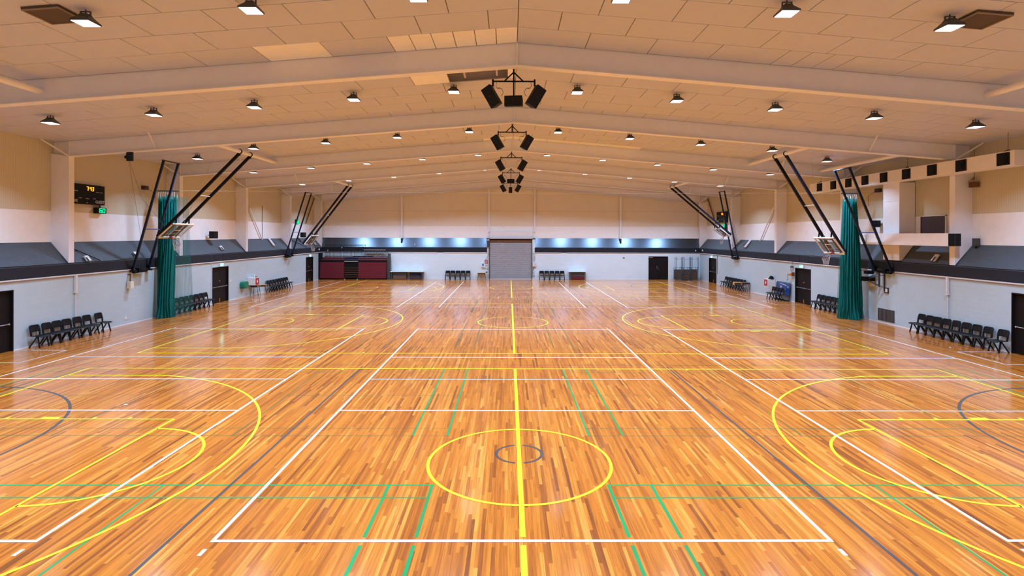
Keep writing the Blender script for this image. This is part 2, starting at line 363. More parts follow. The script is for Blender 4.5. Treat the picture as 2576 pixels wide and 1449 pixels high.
# basketball courts
for k, cy in enumerate((2.86, 20.16, 38.5)):
    rect_outline(yl, -14.02, 14.02, cy - 7.5, cy + 7.5, 0.055, ZY)
    for a, b in (((cy - 7.45, -0.08), (0.13, cy + 7.45)) if k == 0 else ((cy - 7.45, cy + 7.45),)): strip(yl, 0, a, 0, b, 0.085, ZY + 0.0003)
    arc(yl, 0, cy, 1.80, 0, 360, 0.06, ZY, 96)
    for s in (-1, 1):
        bx, hx, kx = s * 14.0, s * 12.425, s * 8.2
        strip(yl, kx, cy - 2.45, kx, cy + 2.45, 0.055, ZY); strip(yl, bx, cy - 2.45, kx, cy - 2.45, 0.055, ZY); strip(yl, bx, cy + 2.45, kx, cy + 2.45, 0.055, ZY)
        c0 = 0 if s < 0 else 180
        arc(yl, kx, cy, 1.83, c0 - 90, c0 + 90, 0.06, ZY)
        arc(yl, hx, cy, 1.25, c0 - 90, c0 + 90, 0.05, ZY, 32)
        for q in (-1.225, 1.225): strip(yl, hx, cy + q, hx - (-s) * 0.35, cy + q, 0.05, ZY)
        al = math.degrees(math.asin(6.6 / 6.75)); arc(yl, hx, cy, 6.75, c0 - al, c0 + al, 0.06, ZY, 90)
        xe = hx - s * math.cos(math.radians(al)) * 6.72
        for q in (-6.575, 6.575): strip(yl, bx, cy + q, xe, cy + q, 0.055, ZY)
        for q in (-1, 1):
            for d, w_ in ((1.78, 0.06), (2.80, 0.42), (3.85, 0.06), (4.70, 0.06)):
                strip(yl, bx - s * (d - w_ / 2), cy + q * 2.54, bx - s * (d + w_ / 2), cy + q * 2.54, 0.13, ZY)
        for yy in (cy - 7.5, cy + 7.5):
            strip(yl, bx - s * 8.325, yy + (0.12 if yy < cy else -0.12), bx - s * 8.39, yy + (0.12 if yy < cy else -0.12), 0.2, ZY)
# netball courts
for k, cy in enumerate((3.23, 21.3, 39.3)):
    mm = gy if k == 0 else fgy
    for s in (-1, 1):
        strip(mm, s * 5.11, cy - 7.62, s * 5.11, cy + 7.45, 0.055, ZK)
        c0 = 0 if s < 0 else 180
        arc(mm, s * 15.25, cy, 4.92, c0 - 90, c0 + 90, 0.07 if k == 0 else 0.05, ZK, 64)
    arc(mm, 0, cy, 0.49, -80, 80, 0.06, ZK, 40); arc(mm, 0, cy, 0.49, 100, 260, 0.06, ZK, 40)
    for yy in (cy - 7.62, cy + 7.62): strip(fgy, -15.25, yy, 15.25, yy, 0.035, ZK)
# badminton courts: back lines, long and short service lines both sides of the hall centre
def badminton(mb, y0, y1, ws, wt, thin):
    """y0..y1 = doubles side lines"""
    for s in (-1, 1):
        for a in (1.56, 2.32, 14.2, 14.96):
            for q0, q1 in (((y0, -0.08), (0.13, y1)) if y0 < 0 else ((y0, y1),)): strip(mb, s * a, q0, s * a, q1, ws, ZG)
        for a in (6.28, 10.24): strip(thin, s * a, y0, s * a, y1, wt, ZG)
        for yy in (y0, y1): strip(thin if thin is not mb else mb, s * 1.535, yy, s * 14.98, yy, wt, ZG + 0.0002)
        for yy in (y0 + 0.46, y1 - 0.46): strip(thin if thin is not mb else mb, s * 1.56, yy, s * 14.96, yy, wt, ZG + 0.0002)
        for a, b in ((1.56, 6.28), (10.24, 14.96)): strip(fg, s * a, (y0 + y1) / 2, s * b, (y0 + y1) / 2, 0.03, ZG)
badminton(gl, -4.3, 1.82, 0.056, 0.04, gl)
badminton(gl, 4.23, 10.33, 0.048, 0.034, fg)
badminton(fg, 13.87, 19.97, 0.05, 0.022, fg)
badminton(fg, 22.0, 28.1, 0.05, 0.022, fg)
for mb_, nm, mt in ((wl, 'white_court_lines', 'white_line'), (yl, 'yellow_court_lines', 'yellow_line'), (gl, 'green_court_lines', 'green_line'),
                    (fg, 'faded_green_court_lines', 'faded_green'), (gy, 'grey_court_lines', 'grey_line'), (fgy, 'faded_grey_court_lines', 'faded_grey')):
    mb_.build(nm, mt, fl, recalc=False)

# walls --------------------------------------------------------------------
TOPB = 2.66
def wall_with_gaps(axis, face, depth, a, b, gaps, top):
    """block wall boxes; axis 'y' = side wall, 'x' = end wall"""
    mb = MB(); cur = a
    for g0, g1, gh in sorted(gaps):
        if axis == 'y': mb.b(face, face + depth, cur, g0, 0, top); mb.b(face, face + depth, g0, g1, gh, top)
        else: mb.b(cur, g0, face, face + depth, 0, top); mb.b(g0, g1, face, face + depth, gh, top) if gh < top else None
        cur = g1
    if axis == 'y': mb.b(face, face + depth, cur, b, 0, top)
    else: mb.b(cur, b, face, face + depth, 0, top)
    return mb
DH = 2.30
gapsL = [(11.2, 13.0, DH), (27.0, 29.0, DH), (43.07, 44.95, DH)]
gapsR = [(11.1, 12.93, DH), (26.9, 28.83, DH), (42.83, 44.75, DH)]
for s, nm, gp in ((-1, 'wall_left', gapsL), (1, 'wall_right', gapsR)):
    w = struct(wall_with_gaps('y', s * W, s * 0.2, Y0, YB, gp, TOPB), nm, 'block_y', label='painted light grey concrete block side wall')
    up = MB(); up.b(s * UW, s * (UW + 0.12), Y0, YU, 3.9, 5.37); up.build('white_band', 'white_band', w)
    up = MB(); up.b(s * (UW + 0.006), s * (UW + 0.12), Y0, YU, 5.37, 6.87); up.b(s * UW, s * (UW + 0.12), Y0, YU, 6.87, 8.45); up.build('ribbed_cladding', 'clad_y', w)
    MB().prism([(s * (W - 0.02), 3.10), (s * (W - 0.02), 3.13), (s * (W + 0.08), 3.19), (s * UW, 4.06), (s * (UW + 0.06), 4.06), (s * (UW + 0.06), 3.10)], 'y', Y0, YU).build('sloped_ledge', 'slope', w)
    MB().b(s * (W - 0.03), s * (W + 0.2), Y0, YB, 2.675, 3.12).build('fascia', 'fascia', w)
    MB().b(s * (W - 0.055), s * (W + 0.01), Y0, YB, 2.625, 2.675).build('capping_rail', 'cap', w)
    MB().b(s * (W - 0.02), s * (W + 0.01), Y0, YB, 2.57, 2.625).build('trim_band', 'trim', w)
    jn = MB()
    for yy in (27.15, 28.2, 29.6, 44.9): jn.b(s * (W - 0.036), s * (W - 0.028), yy, yy + 0.02, 2.68, 3.11)
    jn.build('fascia_joint', 'black', w)
    MB().b(s * (W - 0.012), s * W, Y0, gp[0][0], 0, 0.03) and None
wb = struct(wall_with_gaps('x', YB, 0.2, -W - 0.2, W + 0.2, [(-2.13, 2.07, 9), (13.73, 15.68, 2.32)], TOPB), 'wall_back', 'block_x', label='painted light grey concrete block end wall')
MB().b(-UW, UW, YU, YU + 0.12, 3.9, 5.28).build('white_band', 'white_band', wb)
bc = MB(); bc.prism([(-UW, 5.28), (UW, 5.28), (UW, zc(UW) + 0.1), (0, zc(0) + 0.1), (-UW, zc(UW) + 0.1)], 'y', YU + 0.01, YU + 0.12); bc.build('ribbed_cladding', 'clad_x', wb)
MB().b(-UW, UW, YU - 0.004, YU + 0.02, 6.795, 6.81).build('cladding_seam', 'seam', wb)
for a, b in ((-UW, -2.40), (2.36, UW)):
    MB().prism([(YB - 0.02, 3.13), (YB + 0.06, 3.17), (YU, 4.10), (YU + 0.05, 4.10), (YU + 0.05, 3.10), (YB - 0.02, 3.10)], 'x', a, b).build('sloped_ledge', 'slope_gloss', wb)
    MB().b(a, b, YB - 0.03, YB + 0.2, 2.675, 3.13).build('fascia', 'fascia', wb)
for a, b in ((-W, -7.3), (-6.7, -2.42), (2.4, 5.0), (5.5, W)):
    MB().b(a, b, YB - 0.05, YB + 0.01, 2.63, 2.68).build('capping_rail', 'cap', wb)
    MB().b(a, b, YB - 0.015, YB + 0.01, 2.59, 2.63).build('trim_band', 'trim', wb)
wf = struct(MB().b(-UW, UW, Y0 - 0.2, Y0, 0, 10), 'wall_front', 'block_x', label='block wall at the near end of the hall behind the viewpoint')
MB().b(-UW, UW, Y0, Y0 + 0.02, 4.0, 10).build('cladding', 'clad_x', wf)
# narrow skirting shadow gap / baseboards
for s, nm, gp in ((-1, 'baseboard_left', gapsL), (1, 'baseboard_right', gapsR)):
    mb = MB(); cur = Y0
    for g0, g1, _ in gp: mb.b(s * (W - 0.012), s * W, cur, g0, 0.0, 0.035); cur = g1
    mb.b(s * (W - 0.012), s * W, cur, YB, 0.0, 0.035)
    struct(mb, nm, 'white', label='thin white skirting strip along the side wall')
mb = MB(); mb.b(-W, -2.15, YB - 0.012, YB, 0, 0.035); mb.b(2.1, 13.7, YB - 0.012, YB, 0, 0.035); mb.b(15.7, W, YB - 0.012, YB, 0, 0.035)
struct(mb, 'baseboard_back', 'white', label='thin white skirting strip along the end wall')

# ceiling --------------------------------------------------------------------
PX = 1.77
pan, newp = MB(), MB()
holes = []   # (x0,x1,y0,y1)
def panel_box(mb, x0, x1, y0, y1, dz=0.0):
    g = 0.012; z = lambda x: zc(x) + dz
    a, b = x0 + g, x1 - g; c, d = y0 + 0.011, y1 - 0.011
    vs = []
    for t in (0, 0.03):
        vs += [(a, c, z(a) + t), (b, c, z(b) + t), (b, d, z(b) + t), (a, d, z(a) + t)]
    mb.add(vs, [(0, 3, 2, 1), (4, 5, 6, 7), (0, 1, 5, 4), (1, 2, 6, 5), (2, 3, 7, 6), (3, 0, 4, 7)])
def split_row(x_off, small=None):
    xs = [0.0]; x = x_off if x_off > 0.3 else x_off + PX
    while x < UW - 0.2: xs.append(x); x += PX
    xs.append(UW); return xs
opening = {(1, 4, -1): (0.30, 2.28), (2, 4, 1): (0.45, 2.30), (3, 4, -1): (0.45, 2.5)}
for bay in range(-1, 6):
    f1 = FR_Y[bay + 1]; f0 = f1 - 7.925 if bay >= 0 else Y0
    y = f1 - 0.02; r = 0
    while y > f0 + 0.05:
        ph = 0.79 if (r == 0 and bay >= 1) else 1.2
        y0 = max(y - ph, f0)
        for s in (-1, 1):
            off = (1.68 if r % 2 == 0 else 0.75) if s < 0 else (0.16 if r % 2 == 0 else 1.06)
            off += random.uniform(-0.03, 0.03) if bay not in (0,) else 0
            xs = split_row(off)
            lights = set()
            if bay == 0 and r == 0 and s < 0: xs = [0, .58, 1.15, 1.72, 2.3, 2.87, 3.45] + [3.45 + PX * k for k in range(1, 10) if 3.45 + PX * k < UW - 0.2] + [UW]; lights = {0, 1, 2, 3, 4, 5, 7}
            if bay == 0 and r == 0 and s > 0: xs = [0, 1.93, 3.7, 5.44, 7.21, 7.8, 8.4, 8.99, 10.76, 12.5, 14.3, 16.05, 17.8, UW]
            if bay == 2 and r == 0: lights = {0} if s < 0 else {0, 1, 2, 3}
            if bay == 1 and r == 4 and s < 0: lights = {1}; xs = [0, 0.28, 2.28, 3.50, 5.3] + [5.3 + PX * k for k in range(1, 8)] + [UW]; lights = {0, 2}
            if bay == 2 and r == 4 and s > 0: xs = [0, 0.42, 2.3, 3.5, 5.3] + [5.3 + PX * k for k in range(1, 8)] + [UW]; lights = {0, 2}
            if bay == 3 and r == 4 and s < 0: xs = [0, 0.42, 2.5, 4.0, 5.8] + [5.8 + PX * k for k in range(1, 8)] + [UW]; lights = {2}
            for i in range(len(xs) - 1):
                a, b = xs[i], xs[i + 1]
                if b - a < 0.03: continue
                if (bay, r, s) in opening and i == 1:
                    holes.append((s * a, s * b, y0, y)); continue
                x0, x1 = (a, b) if s > 0 else (-b, -a)
                panel_box(newp if i in lights else pan, x0, x1, y0, y, random.uniform(-0.002, 0.002))
        y -= ph; r += 1
ceil = struct(pan, 'ceiling', 'panel', label='pitched beige panelled ceiling')
newp.build('pale_replacement_panels', 'new_panel', ceil, label='paler newer ceiling panels')
bk = MB()
for s in (-1, 1):
    # backing sheet above the joints, left open over the missing panels
    ys = sorted({Y0, YU} | {q for h in holes for q in h[2:]})
    for i in range(len(ys) - 1):
        a, b = ys[i], ys[i + 1]; hs = [h for h in holes if h[2] <= a + 1e-6 and h[3] >= b - 1e-6 and (h[0] + h[1]) * s > 0]
        segs = [(0, UW + 0.1)]
        for h in hs:
            lo, hi = sorted((abs(h[0]), abs(h[1]))); segs = [(0, lo), (hi, UW + 0.1)]
        for lo, hi in segs:
            x0, x1 = s * lo, s * hi
            bk.add([(x0, a, zc(x0) + 0.032), (x1, a, zc(x1) + 0.032), (x1, b, zc(x1) + 0.032), (x0, b, zc(x0) + 0.032)], [(0, 1, 2, 3)])
bk.build('joint_backing', 'backing', ceil)
vd = MB()
for h in holes:
    x0, x1 = sorted(h[:2]); z = zc(0) + 0.65
    vd.b(x0 - 0.3, x1 + 0.3, h[2] - 0.3, h[3] + 0.5, z, z + 0.05); ee = 0.25 if min(abs(x0), abs(x1)) > 0.26 else 0.0; xa, xb = x0 - ee, x1 + ee
    for q0, q1 in ((h[3] + 0.30, h[3] + 0.35), (h[2] - 0.33, h[2] - 0.3)): vd.prism([(xa, zc(xa) + 0.04), (xb, zc(xb) + 0.04), (xb, z), (xa, z)], 'y', q0, q1)
    vd.b(xa - 0.03, xa, h[2] - 0.3, h[3] + 0.35, zc(xa) + 0.04, z); vd.b(xb, xb + 0.03, h[2] - 0.3, h[3] + 0.35, zc(xb) + 0.04, z)
    for t in (0.25, 0.8): xx = x0 + (x1 - x0) * t; vd.b(xx, xx + 0.06, h[2], h[3], zc(xx) + 0.12, zc(xx) + 0.32)
vd.build('roof_cavity', 'roof_void', ceil)

# portal frames ------------------------------------------------------------
ORD = ['nearest', 'second', 'third', 'fourth', 'fifth', 'sixth']
def frame(y, label, end=False):
    t = thing('portal_frame', label, 'beam', (0, y, 0), 0, 'cream steel portal frames across the hall')
    for s in (-1, 1):
        mb = MB(); n = 0.15
        # rafter: web and two flanges
        X1 = UW - 0.02
        mb.prism([(0, zr(0) + 0.02), (s * X1, zr(X1) + 0.02), (s * X1, zc(X1)), (0, zc(0))], 'y', -0.008, 0.008)
        mb.prism([(0, zr(0)), (s * X1, zr(X1)), (s * X1, zr(X1) + 0.025), (0, zr(0) + 0.025)], 'y', -n, n)
        mb.build('rafter', 'cream_steel', t)
        if not end or True:
            cb = MB()
            cb.b(s * W, s * (W + 0.025), -n, n, 3.18, zr(W)); cb.b(s * (W + 0.02), s * UW, -0.008, 0.008, 3.2, zr(W) + 0.05); cb.b(s * (UW - 0.025), s * (UW - 0.002), -n, n, 4.0, zr(UW))
            cb.b(s * W, s * (W + 0.025), -n, n, zr(W), zr(W) + 0.65)
            # boxed faces of the encased column
            cb.prism([(s * (W + 0.01), 3.19), (s * UW, 4.05), (s * UW, zr(W) + 0.12), (s * (W + 0.01), zr(W))], 'y', -n + 0.004, -n + 0.016)
            cb.build('column', 'cream_steel', t)
        fb = MB(); fb.bar((s * 15.25, -0.55, zc(15.25)), (s * 15.2, -0.03, zr(15.2) + 0.02), 0.05, 0.05); fb.build('fly_brace', 'cream_steel', t)
        kb = MB(); kb.bar((s * 19.5, -0.8, zc(19.5)), (s * 18.9, -0.1, zr(18.9) + 0.02), 0.07, 0.05); kb.build('knee_brace', 'cream_steel', t)
    st = MB(); st.b(-0.02, 0.02, -0.12, 0.12, zr(0), zc(0)); st.build('ridge_plate', 'cream_steel', t)
    return t
frame(FR_Y[0], 'cream steel portal frame over the near end, above the viewpoint')
for i in range(1, 6): frame(FR_Y[i], f'cream steel portal frame with rafters and columns, {ORD[i-1]} from the viewpoint')
frame(FR_Y[6], 'cream steel end portal frame standing against the end wall')
# end wall posts
for x, lb in ((-10.94, 'cream steel wall post left of the shutter, halfway to the corner'), (-2.22, 'cream steel wall post beside the left edge of the roller shutter'),
              (2.36, 'cream steel wall post beside the right edge of the roller shutter'), (10.98, 'cream steel wall post right of the shutter, halfway to the corner')):
    t = thing('wall_post', lb, 'post', (x, YB + 0.25, 0), 0, 'posts on the end wall')
    w_ = 0.09 if abs(x) > 5 else 0.075
    zb = 4.05 if abs(x) > 5 else 4.72
    mb = MB(); mb.b(-w_, w_, 0.0, 0.02, zb, zr(x) + 0.03); mb.b(-0.01, 0.01, 0.02, 0.165, zb, zr(x)); mb.b(-w_, w_, 0.145, 0.165, zb, zr(x)); mb.build('post', 'cream_steel', t)
    if abs(x) > 5: MB().prism([(-0.02, 4.05), (-0.02, 3.50), (0.16, 4.05)], 'x', -0.08, 0.08).build('base_bracket', 'fascia', t)

# long round tubes between frames that carry the backboards
def tube_rail(name, x, ya, yb, z, r, label):
    o = MB().tube([(x, ya, z), (x, yb, z)], r, 16).build(name, 'cream_steel', world=(x, ya, z)); tag(o, label, 'rail', 'round tubes between the portal frames'); return o
Z135 = 8.50
tube_rail('support_tube', -13.5, 15.77, 23.67, Z135, 0.095, 'cream round tube carrying the left near backboard')
tube_rail('support_tube', 13.5, 15.77, 23.67, Z135, 0.095, 'cream round tube carrying the right near backboard')
tube_rail('support_tube', -13.5, 31.61, 39.51, Z135, 0.095, 'cream round tube carrying the left far backboard')
tube_rail('support_tube', 13.5, 31.61, 39.51, Z135, 0.095, 'cream round tube carrying the right far backboard')
tube_rail('support_tube', -13.46, -0.09, 7.82, 8.45, 0.095, 'cream round tube ending at the nearest frame, upper left of the photo')
tube_rail('support_tube', 13.46, -0.09, 7.82, 8.48, 0.095, 'cream round tube ending at the nearest frame, upper right of the photo')
tube_rail('support_tube', 17.6, 15.77, 23.67, 8.13, 0.085, 'cream round tube above the long air duct')

# ceiling lights --------------------------------------------------------------
LAMP_W, LAMP_SPREAD = 55.0, 126.0     # high bay LED heads with a limited beam angle
def make_light():
    t = thing('ceiling_light', 'x', 'ceiling light')
    mb = MB(); mb.frustum((0, 0, 0), (0.40, 0.40), (0, 0, 0.035), (0.40, 0.40)); mb.frustum((0, 0, 0.035), (0.39, 0.39), (0, 0, 0.14), (0.20, 0.20)); mb.frustum((0, 0, 0.14), (0.20, 0.20), (0, 0, 0.19), (0.15, 0.15))
    mb.build('housing', 'housing', t, bevel=0.008)
    d = MB(); d.frustum((0, 0, -0.012), (0.345, 0.345), (0, 0, -0.001), (0.36, 0.36)); d.build('diffuser', 'lamp', t)
    ld = bpy.data.lights.new('lamp', 'AREA'); ld.shape = 'SQUARE'; ld.size = 0.34; ld.energy = LAMP_W; ld.color = (0.71, 1.04, 1.58); ld.spread = math.radians(LAMP_SPREAD)
    lo = bpy.data.objects.new('lamp', ld); col.objects.link(lo); lo.parent = t; lo.location = (0, 0, -0.02)
    b = MB(); b.tube([(0, 0, 0.19), (0, 0, 0.285)], 0.014, 8); b.b(-0.11, -0.09, -0.02, 0.02, 0.13, 0.24); b.b(0.09, 0.11, -0.02, 0.02, 0.13, 0.24); b.b(-0.11, 0.11, -0.02, 0.02, 0.235, 0.25); b.build('bracket', 'housing', t)
    return t
lt0 = make_light(); first = True
ROWS = [(-4.1, 'row behind the viewpoint'), (3.78, 'row nearest the viewpoint'), (11.53, 'second row from the viewpoint'), (19.13, 'third row from the viewpoint'), (26.95, 'fourth row from the viewpoint'), (35.05, 'fifth row from the viewpoint'), (42.65, 'farthest row by the end wall')]
XS = [2.17, 5.68, 9.16, 12.67, 16.27]; NTH = ['first', 'second', 'third', 'fourth', 'fifth']
for ri, (y, rn) in enumerate(ROWS):
    for s in (-1, 1):
        for i, x in enumerate(XS):
            yy = y
            if ri == 3 and i == 4: yy = 20.7
            if ri == 5: yy = y + 0.09 * (i - 2)
            if ri == 6: yy = y + 0.16 * (i - 2)
            lb = f'LED ceiling light, {rn}, {NTH[i]} {"left" if s < 0 else "right"} of the ridge'
            loc = (s * x, yy, zc(x) - 0.29)
            if first: lt0.location = loc; lt0['label'] = lb; lt0['group'] = 'LED lights under the ceiling'; first = False
            else: dup(lt0, loc, 0, lb, 'LED lights under the ceiling')
# dark ceiling hatches next to the outer near lights
for s, lb in ((-1, 'dark square ceiling hatch beside the upper left light'), (1, 'dark square ceiling hatch beside the upper right light')):
    t = thing('ceiling_hatch', lb, 'hatch', (s * 9.85, 3.83, zc(9.85)), 0, 'dark hatches in the ceiling')
    sl = -s * 0.0815; R = Matrix.Rotation(math.atan(-sl), 3, 'Y')
    MB().box((0, 0, -0.03), (0.76, 0.78, 0.05), R).build('panel', 'hatch', t)
    fr = MB()
    for q in (-1, 1): fr.box(R @ Vector((q * 0.37, 0, -0.065)), (0.025, 0.78, 0.025), R); fr.box(R @ Vector((0, q * 0.38, -0.065)), (0.76, 0.025, 0.025), R)
    fr.build('frame', 'backing', t)
for s, x, y in ((-1, 9.6, 26.6), (1, 9.8, 26.3)):
    o = MB().box((0, 0, 0), (0.9, 0.3, 0.03), Matrix.Rotation(s * 0.0815, 3, 'Y')).build('ceiling_hatch', 'hatch', world=(0, 0, 0)); o.location = (s * x, y, zc(x) - 0.02)
    tag(o, f'small dark ceiling hatch far off beside a light, {"left" if s < 0 else "right"} side', 'hatch', 'dark hatches in the ceiling')

# speaker rigs ------------------------------------------------------------------
def rig(y, lbl, centre):
    z0 = 8.90
    t = thing('speaker_frame', f'black steel hanging frame under the ridge, {lbl}', 'speaker frame', (-0.09, y, z0), 0, 'speaker frames under the ridge')
    MB().b(-0.025, 0.025, -0.02, 0.02, 0.0, 0.99 - 0.02).build('hanger', 'black', t)
    MB().b(-0.61, 0.61, -0.02, 0.02, -0.02, 0.02).build('crossbar', 'black', t)
    for s in (-1, 1):
        MB().bar((0, 0, 0.27), (s * 0.28, 0, 0.0), 0.035, 0.035, up=(0, 1, 0)).build('brace', 'black', t)
        MB().b(s * 0.61 - 0.025, s * 0.61 + 0.025, -0.02, 0.02, -0.14, 0.06).build('drop_bar', 'black', t)
    if centre: MB().b(-0.02, 0.02, -0.02, 0.02, -0.46, 0.0).build('drop_bar', 'black', t)
    cab = MB()
    for s in (-1, 1):
        cab.tube([(s * 0.5, 0.03, -0.02), (s * 0.52, 0.05, -0.12), (s * 0.46, 0.06, -0.2), (s * 0.40, 0.05, -0.16)], 0.007, 6)
        cab.tube([(s * 0.46, 0.04, -0.18), (s * 0.35, 0.05, -0.2), (s * 0.30, 0.05, -0.32), (s * 0.37, 0.02, -0.42)], 0.007, 6)
    cab.build('cable', 'black', t)
    return t, z0
def speaker(loc, rot, dims, label):
    t = thing('loudspeaker', label, 'speaker', loc, 0, 'loudspeakers hung under the ridge'); t.rotation_euler = rot
    w_, d_, h_ = dims; MB().prism([(-w_ / 2, -d_ / 2), (w_ / 2, -d_ / 2), (w_ * 0.36, d_ / 2), (-w_ * 0.36, d_ / 2)], 'z', -h_ / 2, h_ / 2).build('cabinet', 'black', t, bevel=0.015)
    MB().b(-w_ / 2 + 0.015, w_ / 2 - 0.015, -d_ / 2 - 0.012, -d_ / 2 + 0.004, -h_ / 2 + 0.015, h_ / 2 - 0.015).build('grille', 'black_plastic', t)
    bd = MB(); bd.tube([(0, -d_ / 2 - 0.018, 0), (0, -d_ / 2 - 0.01, 0)], 0.012, 10); bd.build('badge', 'darkgrey', t)
    return t
for i, (y, c) in enumerate(((8.2, 'h'), (16.2, None), (24.2, None), (32.1, 'h'), (40.1, 'v'))):
    r_, z0 = rig(y, f'{ORD[i]} from the viewpoint', c)
    for s in (-1, 1):
        sp = speaker((-0.09 + s * 0.625, y + 0.0, z0 - 0.44), (0, 0, 0), (0.33, 0.30, 0.62), f'black loudspeaker on the {"left" if s < 0 else "right"} arm of the speaker frame {ORD[i]} from the viewpoint')
        sp.rotation_mode = 'XYZ'
        sp.rotation_euler = (Matrix.Rotation(s * 0.52, 3, 'Y') @ Matrix.Rotation(s * 0.45, 3, 'Z')).to_euler()
    if c: speaker((-0.09, y - 0.02, z0 - 0.60), (0.12, PI / 2 if c == 'h' else 0, 0), (0.31, 0.30, 0.52), f'black loudspeaker in the centre below the speaker frame {ORD[i]} from the viewpoint')

# basketball goals ---------------------------------------------------------------
def goal(s, yc, top, bot, label):
    """s = side; top/bot = (|x|, z) of the board's top and bottom edges"""
    t = thing('basketball_goal', label, 'basketball goal', (s * 13.5, yc, Z135), 0, 'folded basketball goals')
    O = Vector((s * 13.5, yc, Z135))
    T = Vector((s * top[0], yc, top[1])); B = Vector((s * bot[0], yc, bot[1]))
    d = (T - B).normalized(); Yv = Vector((0, 1, 0)); n = d.cross(Yv)
    if n.z > 0: n = -n
    C = (T + B) / 2; R = Matrix((Yv, n, d)).transposed(); hl = (T - B).length / 2
    lc = lambda v: v - O
    def bx(mb, u0, u1, n0, n1, d0, d1):
        c = C + Yv * (u0 + u1) / 2 + n * (n0 + n1) / 2 + d * (d0 + d1) / 2
        mb.box(lc(c), (abs(u1 - u0), abs(n1 - n0), abs(d1 - d0)), R)
    g = MB(); bx(g, -0.87, 0.87, -0.006, 0.006, -hl + 0.03, hl - 0.03); g.build('glass_board', 'glass', t)
    f = MB(); k = 0.05
    bx(f, -0.9, 0.9, -0.03, 0.03, hl - k, hl); bx(f, -0.9, 0.9, -0.035, 0.035, -hl, -hl + k + 0.02); bx(f, -0.9, -0.9 + k, -0.03, 0.03, -hl, hl); bx(f, 0.9 - k, 0.9, -0.03, 0.03, -hl, hl)
    f.build('board_frame', 'white', t)
    q = MB()
    for (a, b, c_, e) in ((-0.295, 0.295, -hl + 0.56, -hl + 0.60), (-0.295, -0.255, -hl + 0.16, -hl + 0.6), (0.255, 0.295, -hl + 0.16, -hl + 0.6)): bx(q, a, b, 0.007, 0.011, c_, e)
    q.build('target_square', 'white', t)
    # hoop and net
    rc = C + n * (0.045 + 0.15 + 0.225) + d * (-hl + 0.14)
    pts = [lc(rc + (Yv * math.cos(a) + n * math.sin(a)) * 0.228) for a in [2 * PI * i / 24 for i in range(25)]]
    h = MB(); h.tube(pts, 0.011, 8, cap=False); bx(h, -0.06, 0.06, 0.03, 0.20, -hl + 0.10, -hl + 0.14); bx(h, -0.10, 0.10, 0.03, 0.05, -hl + 0.02, -hl + 0.2); h.build('hoop', 'rim', t)
    nt_ = MB(); down = Vector((0, 0, -1))
    def netp(a, k_):
        p0 = rc + (Yv * math.cos(a) + n * math.sin(a)) * 0.228
        cc = rc + down * 0.42 + n * 0.02
        p1 = cc + (Yv * math.cos(a) * 0.11 + Vector((-n.z, 0, n.x)).cross(Yv).normalized() * 0 + Vector((s, 0, 0)) * math.sin(a) * -0.10)
        p1.z = rc.z - 0.42; w_ = k_ ** 0.8
        return lc(p0.lerp(p1, w_))
    na = 12
    for i in range(na):
        for sg in (1, -1):
            nt_.tube([netp(2 * PI * (i + sg * 0.5 * j) / na, j / 4) for j in range(5)], 0.005, 4, cap=False)
    nt_.build('net', 'net_white', t)
    # support poles, parallel, from tube clamps to the back of the board
    end = B - d * 0.10 - n * 0.20
    for yy in (-0.55, 0.55):
        p0 = lc(Vector((s * 13.55, yc + yy, Z135 - 0.14))); p1 = lc(Vector((end.x, yc + yy, end.z)))
        MB().bar(p0, p1, 0.10, 0.13).build('support_pole', 'blue_black' if yy < 0 and s > 0 else 'black', t)
        cl = MB(); cl.tube([lc(O + Vector((0, yy - 0.03, 0))), lc(O + Vector((0, yy + 0.03, 0)))], 0.125, 16); cl.box(lc(O + Vector((s * 0.03, yy, -0.15))), (0.13, 0.06, 0.12)); cl.build('clamp', 'black', t)
        br = MB(); a = C + Yv * yy + d * (hl - 0.1); b_ = Vector((end.x, yc + yy, end.z)) + (Vector((s * 13.55, yc + yy, Z135)) - Vector((end.x, yc + yy, end.z))).normalized() * 1.35
        br.bar(lc(a), lc(b_), 0.05, 0.05); br.bar(lc(C + Yv * yy - d * (hl - 0.1)), lc(Vector((end.x, yc + yy, end.z)) + (b_ - Vector((end.x, yc + yy, end.z))).normalized() * 0.2), 0.05, 0.05)
        br.bar(lc(C + Yv * yy - d * (hl - 0.1) - n * 0.06), lc(C + Yv * yy + d * (hl - 0.1) - n * 0.06), 0.05, 0.05); br.build('bracket', 'black', t)
    P = Vector((s * 13.55, yc, Z135 - 0.14)); m_ = P.lerp(end, 0.5)
    MB().tube([lc(m_ + Yv * -0.55), lc(m_ + Yv * 0.55)], 0.025, 8).build('cross_brace', 'alu', t)
    rf = MB(); bx(rf, -0.5, 0.5, -0.09, -0.05, hl - 0.2, hl - 0.15); bx(rf, -0.5, 0.5, -0.09, -0.05, -hl + 0.2, -hl + 0.25); bx(rf, -0.5, -0.45, -0.09, -0.05, -hl + 0.2, hl - 0.15); bx(rf, 0.45, 0.5, -0.09, -0.05, -hl + 0.2, hl - 0.15); rf.build('rear_frame', 'darkgrey', t)
    cb = MB(); e0 = lc(m_ + Yv * 0.3); cb.tube([lc(Vector((s * 15.2, yc + 0.3, 8.4))), lc(C + Yv * 0.3 + d * 0.3 - n * 0.1)], 0.006, 5); cb.build('hoist_cable', 'steel', t)
    return t
goal(-1, 20.0, (16.55, 4.92), (17.32, 4.22), 'folded glass basketball goal on black poles, left side, nearer')
goal(1, 20.0, (15.70, 4.34), (16.28, 3.52), 'folded glass basketball goal on black poles, right side, nearer')
goal(-1, 38.3, (16.35, 4.33), (16.95, 3.58), 'folded glass basketball goal, left side, farther, near the bleachers')
goal(1, 38.3, (17.15, 4.98), (17.95, 4.38), 'folded glass basketball goal, right side, farther, before the far scoreboard')

